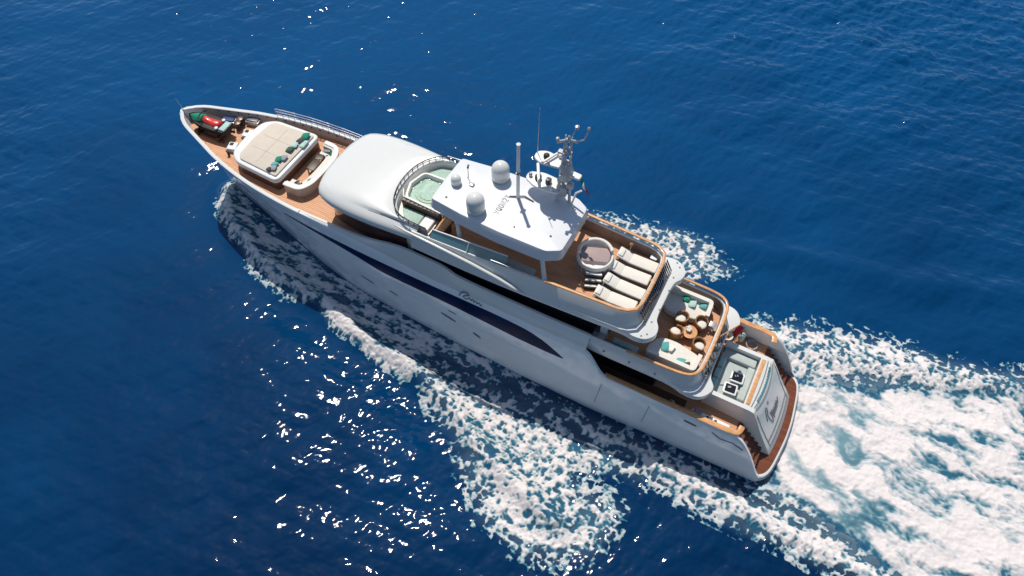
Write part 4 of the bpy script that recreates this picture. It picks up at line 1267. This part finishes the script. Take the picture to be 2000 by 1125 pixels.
def foam_density(X, Yy):
    wx = X + 1.1 * (fbm(X, Yy, 2.2, 3, 91) - .5)
    wy = Yy + 1.1 * (fbm(X, Yy, 2.2, 3, 95) - .5)
    D = np.zeros_like(X)
    D = np.maximum(D, .60 * np.clip(region(wx, wy, BOW, .5, .9) * 1.15, 0, 1))
    cr = np.exp(-(dist_poly(wx, wy, [(25.2, 4.6), (23.8, 5.2), (22.0, 5.75), (20.6, 6.0), (19, 6.1)]) / .5) ** 2)
    D = np.maximum(D, 1.0 * cr)
    c2 = np.exp(-(dist_poly(wx, wy, [(35.9, .8), (35.3, 1.6), (33.9, 2.3), (31.5, 3.3), (29, 4.1), (26.5, 4.5)]) / .6) ** 2)
    D = np.maximum(D, .84 * c2)
    D = np.maximum(D, .65 * np.clip(region(wx, wy, PATCH, .9, 1.0) * 1.05, 0, 1))
    rg = np.exp(-(dist_poly(wx, wy, [(15.5, 6.4), (13.6, 7.0), (12, 7.6), (10.2, 8.7), (8.6, 9.8)]) / .32) ** 2)
    D = np.maximum(D, .92 * rg)
    D = np.maximum(D, .74 * region(wx, wy, BAND, .6, .9))
    bd = np.exp(-(dist_poly(wx, wy, [(9.0, 4.35), (6, 4.5), (3, 4.55), (0, 4.5), (-3, 4.9), (-6, 5.3), (-14, 6.6)]) / .42) ** 2)
    D = np.maximum(D, .93 * bd)
    near = np.exp(-((-wx) / 7.5).clip(0) ** 2)
    D = np.maximum(D, (.64 + .36 * near) * np.clip(region(wx, wy, WAKE, .5, .7) * 1.04, 0, 1))
    D = np.maximum(D, .60 * np.clip(region(wx, wy, STB1, .8, .9) * 1.05, 0, 1))
    D = np.maximum(D, .60 * np.clip(region(wx, wy, STB2, .6, 1.0) * 1.05, 0, 1))
    sc_ = np.exp(-(dist_poly(wx, wy, [(1.0, -3.9), (-1.5, -5.0), (-4, -6.0), (-8, -7.2)]) / .5) ** 2)
    D = np.maximum(D, .85 * sc_ * (wx < 1.2))
    # faint flecks drifting about the patches
    far = .0 * np.exp(-(np.minimum(dist_poly(X, Yy, PATCH + [PATCH[0]]), dist_poly(X, Yy, STB1 + STB2)) / 2.2) ** 2)
    D = np.maximum(D, far)
    return D
def under_hull(X, Yy, m_=0.0):
    w0 = np.vectorize(Y0)(np.clip(X.ravel()[:1], 0, 37))
    xs_ = np.linspace(-1, 37.6, 400)
    ws_ = np.array([Y0(q) if q > .8 else (3.05 if q > -.2 else 0) for q in xs_])
    xq = np.clip(X + np.clip((X - 20) / 17.6, 0, 2) ** 2 * 1.9, -1, 37.6)
    return (np.abs(Yy) < np.interp(xq, xs_, ws_) - m_) & (X > -.3) & (X < 35.8)

def fast_mesh(name, co, quads, m, smooth=True):
    me = bpy.data.meshes.new(name)
    me.vertices.add(len(co))
    me.vertices.foreach_set("co", co.astype(np.float32).ravel())
    nq = len(quads)
    me.loops.add(nq * 4)
    me.loops.foreach_set("vertex_index", quads.astype(np.int32).ravel())
    me.polygons.add(nq)
    me.polygons.foreach_set("loop_start", np.arange(0, nq * 4, 4, dtype=np.int32))
    me.polygons.foreach_set("use_smooth", np.full(nq, smooth))
    me.update(calc_edges=True)
    me.validate()
    me.materials.append(m)
    o = bpy.data.objects.new(name, me)
    COL.objects.link(o)
    return o
def axis(a, b, step, lo, hi):
    c = list(np.arange(a, b + step / 2, step))
    s_, q = step, a
    left = []
    while q > lo:
        s_ *= 1.06 if s_ < 5 else 1.7
        q -= s_
        left.append(max(q, lo))
    s_, q = step, b
    right = []
    while q < hi:
        s_ *= 1.06 if s_ < 5 else 1.7
        q += s_
        right.append(min(q, hi))
    return np.array(left[::-1] + c + right)
ax, ay = axis(-14, 67, .07, -6000, 6000), axis(-47, 25, .07, -6000, 6000)
GX, GY = np.meshgrid(ax, ay, indexing='ij')
GZ = height(GX, GY)
nx, ny = GX.shape
idx = np.arange(nx * ny).reshape(nx, ny)
quads = np.stack([idx[:-1, :-1], idx[1:, :-1], idx[1:, 1:], idx[:-1, 1:]], -1).reshape(-1, 4)

wm = bpy.data.materials.new("sea_water")
wm.use_nodes = True
nt = wm.node_tree
pr = nt.nodes["Principled BSDF"]
pr.inputs["Roughness"].default_value = 0.035
pr.inputs["IOR"].default_value = 1.333
pr.inputs["Specular IOR Level"].default_value = 0.5
def nd(ty, **k):
    n = nt.nodes.new(ty)
    for a, b in k.items():
        setattr(n, a, b)
    return n
tc = nd("ShaderNodeTexCoord")
def noise(scale, detail, rough, stretch=(1, 1, 1), rot=0.0):
    mp = nd("ShaderNodeMapping")
    mp.inputs["Scale"].default_value = stretch
    mp.inputs["Rotation"].default_value = (0, 0, rot)
    nt.links.new(tc.outputs["Object"], mp.inputs[0])
    n = nd("ShaderNodeTexNoise")
    n.inputs["Scale"].default_value = scale
    n.inputs["Detail"].default_value = detail
    n.inputs["Roughness"].default_value = rough
    nt.links.new(mp.outputs[0], n.inputs[0])
    return n.outputs[0]
at = nd("ShaderNodeAttribute", attribute_name="aerated")
big = noise(.07, 3, .5)
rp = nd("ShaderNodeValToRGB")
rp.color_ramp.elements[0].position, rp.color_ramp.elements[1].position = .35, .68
rp.color_ramp.elements[0].color = (0.0, 0.018, 0.064, 1)      # dark near end of a gradient painting sky reflection into the colour
rp.color_ramp.elements[1].color = (0.0, 0.060, 0.178, 1)      # paler far end, imitating the stronger sky reflection there
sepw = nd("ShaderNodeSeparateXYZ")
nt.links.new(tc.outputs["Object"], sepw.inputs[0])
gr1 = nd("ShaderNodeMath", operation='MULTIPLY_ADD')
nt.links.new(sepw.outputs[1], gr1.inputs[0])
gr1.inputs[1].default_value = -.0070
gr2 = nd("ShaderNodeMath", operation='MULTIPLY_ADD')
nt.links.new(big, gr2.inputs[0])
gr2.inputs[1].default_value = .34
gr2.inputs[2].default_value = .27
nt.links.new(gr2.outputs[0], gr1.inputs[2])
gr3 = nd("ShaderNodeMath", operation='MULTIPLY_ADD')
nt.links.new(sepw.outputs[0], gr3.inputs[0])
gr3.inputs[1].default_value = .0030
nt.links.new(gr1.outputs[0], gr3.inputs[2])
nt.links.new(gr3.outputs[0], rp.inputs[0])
mx1 = nd("ShaderNodeMix", data_type='RGBA')
mx1.inputs["B"].default_value = (0.30, 0.43, 0.44, 1)
nt.links.new(at.outputs["Fac"], mx1.inputs["Factor"])
nt.links.new(rp.outputs[0], mx1.inputs["A"])
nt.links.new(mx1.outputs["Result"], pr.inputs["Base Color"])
hsum = nd("ShaderNodeMath", operation='MULTIPLY_ADD')
nt.links.new(noise(2.6, 4, .62, (1, 1.9, 1), 1.1), hsum.inputs[0])
hsum.inputs[1].default_value = 1.0
h2 = nd("ShaderNodeMath", operation='MULTIPLY')
nt.links.new(noise(9.0, 3, .6, (1, 1.6, 1), .8), h2.inputs[0])
h2.inputs[1].default_value = .22
nt.links.new(h2.outputs[0], hsum.inputs[2])
bpn = nd("ShaderNodeBump")
bpn.inputs["Strength"].default_value = 0.06
bpn.inputs["Distance"].default_value = 0.09
nt.links.new(hsum.outputs[0], bpn.inputs["Height"])
nt.links.new(bpn.outputs[0], pr.inputs["Normal"])
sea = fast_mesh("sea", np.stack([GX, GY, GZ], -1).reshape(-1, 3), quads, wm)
sea["kind"] = "structure"
aer = np.zeros_like(GX)
sel = (GX > -22) & (GX < 37) & (GY > -14) & (GY < 13)
xx, yy = GX[sel], GY[sel]
aer[sel] = np.clip(region(xx, yy, WAKE, 1.0, 1.2) * (.22 + .4 * np.exp(-(xx / 8.0) ** 2)), 0, 1) + .42 * np.clip(foam_density(xx, yy) - .2, 0, 1) + .07 * np.exp(-(dist_poly(xx, yy, [(30, 2.6), (24, 3.8), (14, 4.2), (4, 4.2)]) / 1.0) ** 2)
aa = sea.data.attributes.new("aerated", 'FLOAT', 'POINT')
aa.data.foreach_set("value", np.clip(aer, 0, 1).ravel().astype(np.float32))

# ------------------------------------------------------------------ foam: lacy sheets with real relief, only where water is broken
FS = .05
fx, fy = np.arange(-16, 37, FS), np.arange(-13.5, 13, FS)
FX, FY = np.meshgrid(fx, fy, indexing='ij')
D = foam_density(FX, FY)
n1 = .66 * fbm(FX * .8, FY, .20, 2, 21, .8) + .34 * fbm(FX * .45 + FY * .12, FY, .34, 3, 25, .7)
n2 = fbm(FX * .55, FY, 1.5, 4, 41, .6)
wk = np.clip(region(FX, FY, WAKE, .6, .3), 0, 1)
c_, s_ = math.cos(-.14), math.sin(-.14)
sw1, sw2 = 1.5 * (fbm(FX, FY, 1.9, 2, 71) - .5), 1.2 * (fbm(FX, FY, 1.6, 2, 73) - .5)
n3 = fbm(((FX + sw1) * c_ + (FY + sw2) * s_) * .42, (-(FX + sw1) * s_ + (FY + sw2) * c_), 1.0, 5, 61, .62)
def uni(n):
    o = np.argsort(np.argsort(n.ravel()))
    return (o / o.size).reshape(n.shape)
rw = FX + .5 * (n2 - .5)
rg_ = (np.abs(2 * vnoise(rw / .31, FY / .34, 201) - 1) + .6 * np.abs(2 * vnoise((rw * .8 - FY * .6) / .16, (rw * .6 + FY * .8) / .16, 202) - 1)) / 1.6
N1 = uni(.52 * n1 + .20 * n2 + .34 * rg_)
N3 = uni(.22 * n1 + .78 * n3)
bw = np.clip(region(FX, FY, BOW, .4, .4), 0, 1)
N2 = uni(.4 * n1 + .6 * fbm(FX * .26 + FY * .1, FY, .30, 4, 33, .65))
N1 = N1 * (1 - bw) + N2 * bw
NN = N1 * (1 - wk) + N3 * wk
E_ = D - NN
keep = (E_ > -.34 - .18 * wk) & (D > .09) & ~under_hull(FX, FY, .02)
# vertical relief: thick foam stands up, granular on top
gr = fbm(FX, FY, .16, 2, 77, .8) - .5
FZ = height(FX, FY) + .012 + np.clip(E_, 0, .35) * .22 + (gr * .10 + (n1 - .5) * .22) * (1 - .55 * wk) * np.clip(E_ * 5, 0, 1)
nx, ny = FX.shape
idx = np.arange(nx * ny).reshape(nx, ny)
cell = keep[:-1, :-1] & keep[1:, :-1] & keep[1:, 1:] & keep[:-1, 1:]
q = np.stack([idx[:-1, :-1], idx[1:, :-1], idx[1:, 1:], idx[:-1, 1:]], -1)[cell]
used = np.unique(q)
mp_ = np.full(nx * ny, -1)
mp_[used] = np.arange(len(used))
co = np.stack([FX, FY, FZ], -1).reshape(-1, 3)[used]
fm = mat("sea_foam", (0.78, 0.78, 0.78), 0.75, var=.05, vscale=3)
fnt = fm.node_tree
fp_ = fnt.nodes["Principled BSDF"]
fa = fnt.nodes.new("ShaderNodeAttribute")
fa.attribute_name = "thickness"
fr_ = fnt.nodes.new("ShaderNodeValToRGB")
fr_.color_ramp.elements[0].position, fr_.color_ramp.elements[1].position = 0.05, .92
fr_.color_ramp.elements[0].color = (.0, .055, .16, 1)
fr_.color_ramp.elements[1].color = (.69, .64, .62, 1)
for ps_, cl_ in ((.36, (.010, .10, .165, 1)), (.47, (.13, .25, .29, 1)), (.60, (.40, .44, .46, 1))):
    el_ = fr_.color_ramp.elements.new(ps_)
    el_.color = cl_
fnt.links.new(fa.outputs["Fac"], fr_.inputs[0])
fnt.links.new(fr_.outputs[0], fp_.inputs["Base Color"])
foam = fast_mesh("wake_foam", co, mp_[q], fm)
foam["kind"] = "stuff"
foam["label"] = "white broken foam of the bow wave and the wake around the yacht"
foam["category"] = "foam"
ta = foam.data.attributes.new("thickness", 'FLOAT', 'POINT')
ta.data.foreach_set("value", np.clip(E_ + .5, 0, 1).ravel()[used].astype(np.float32))
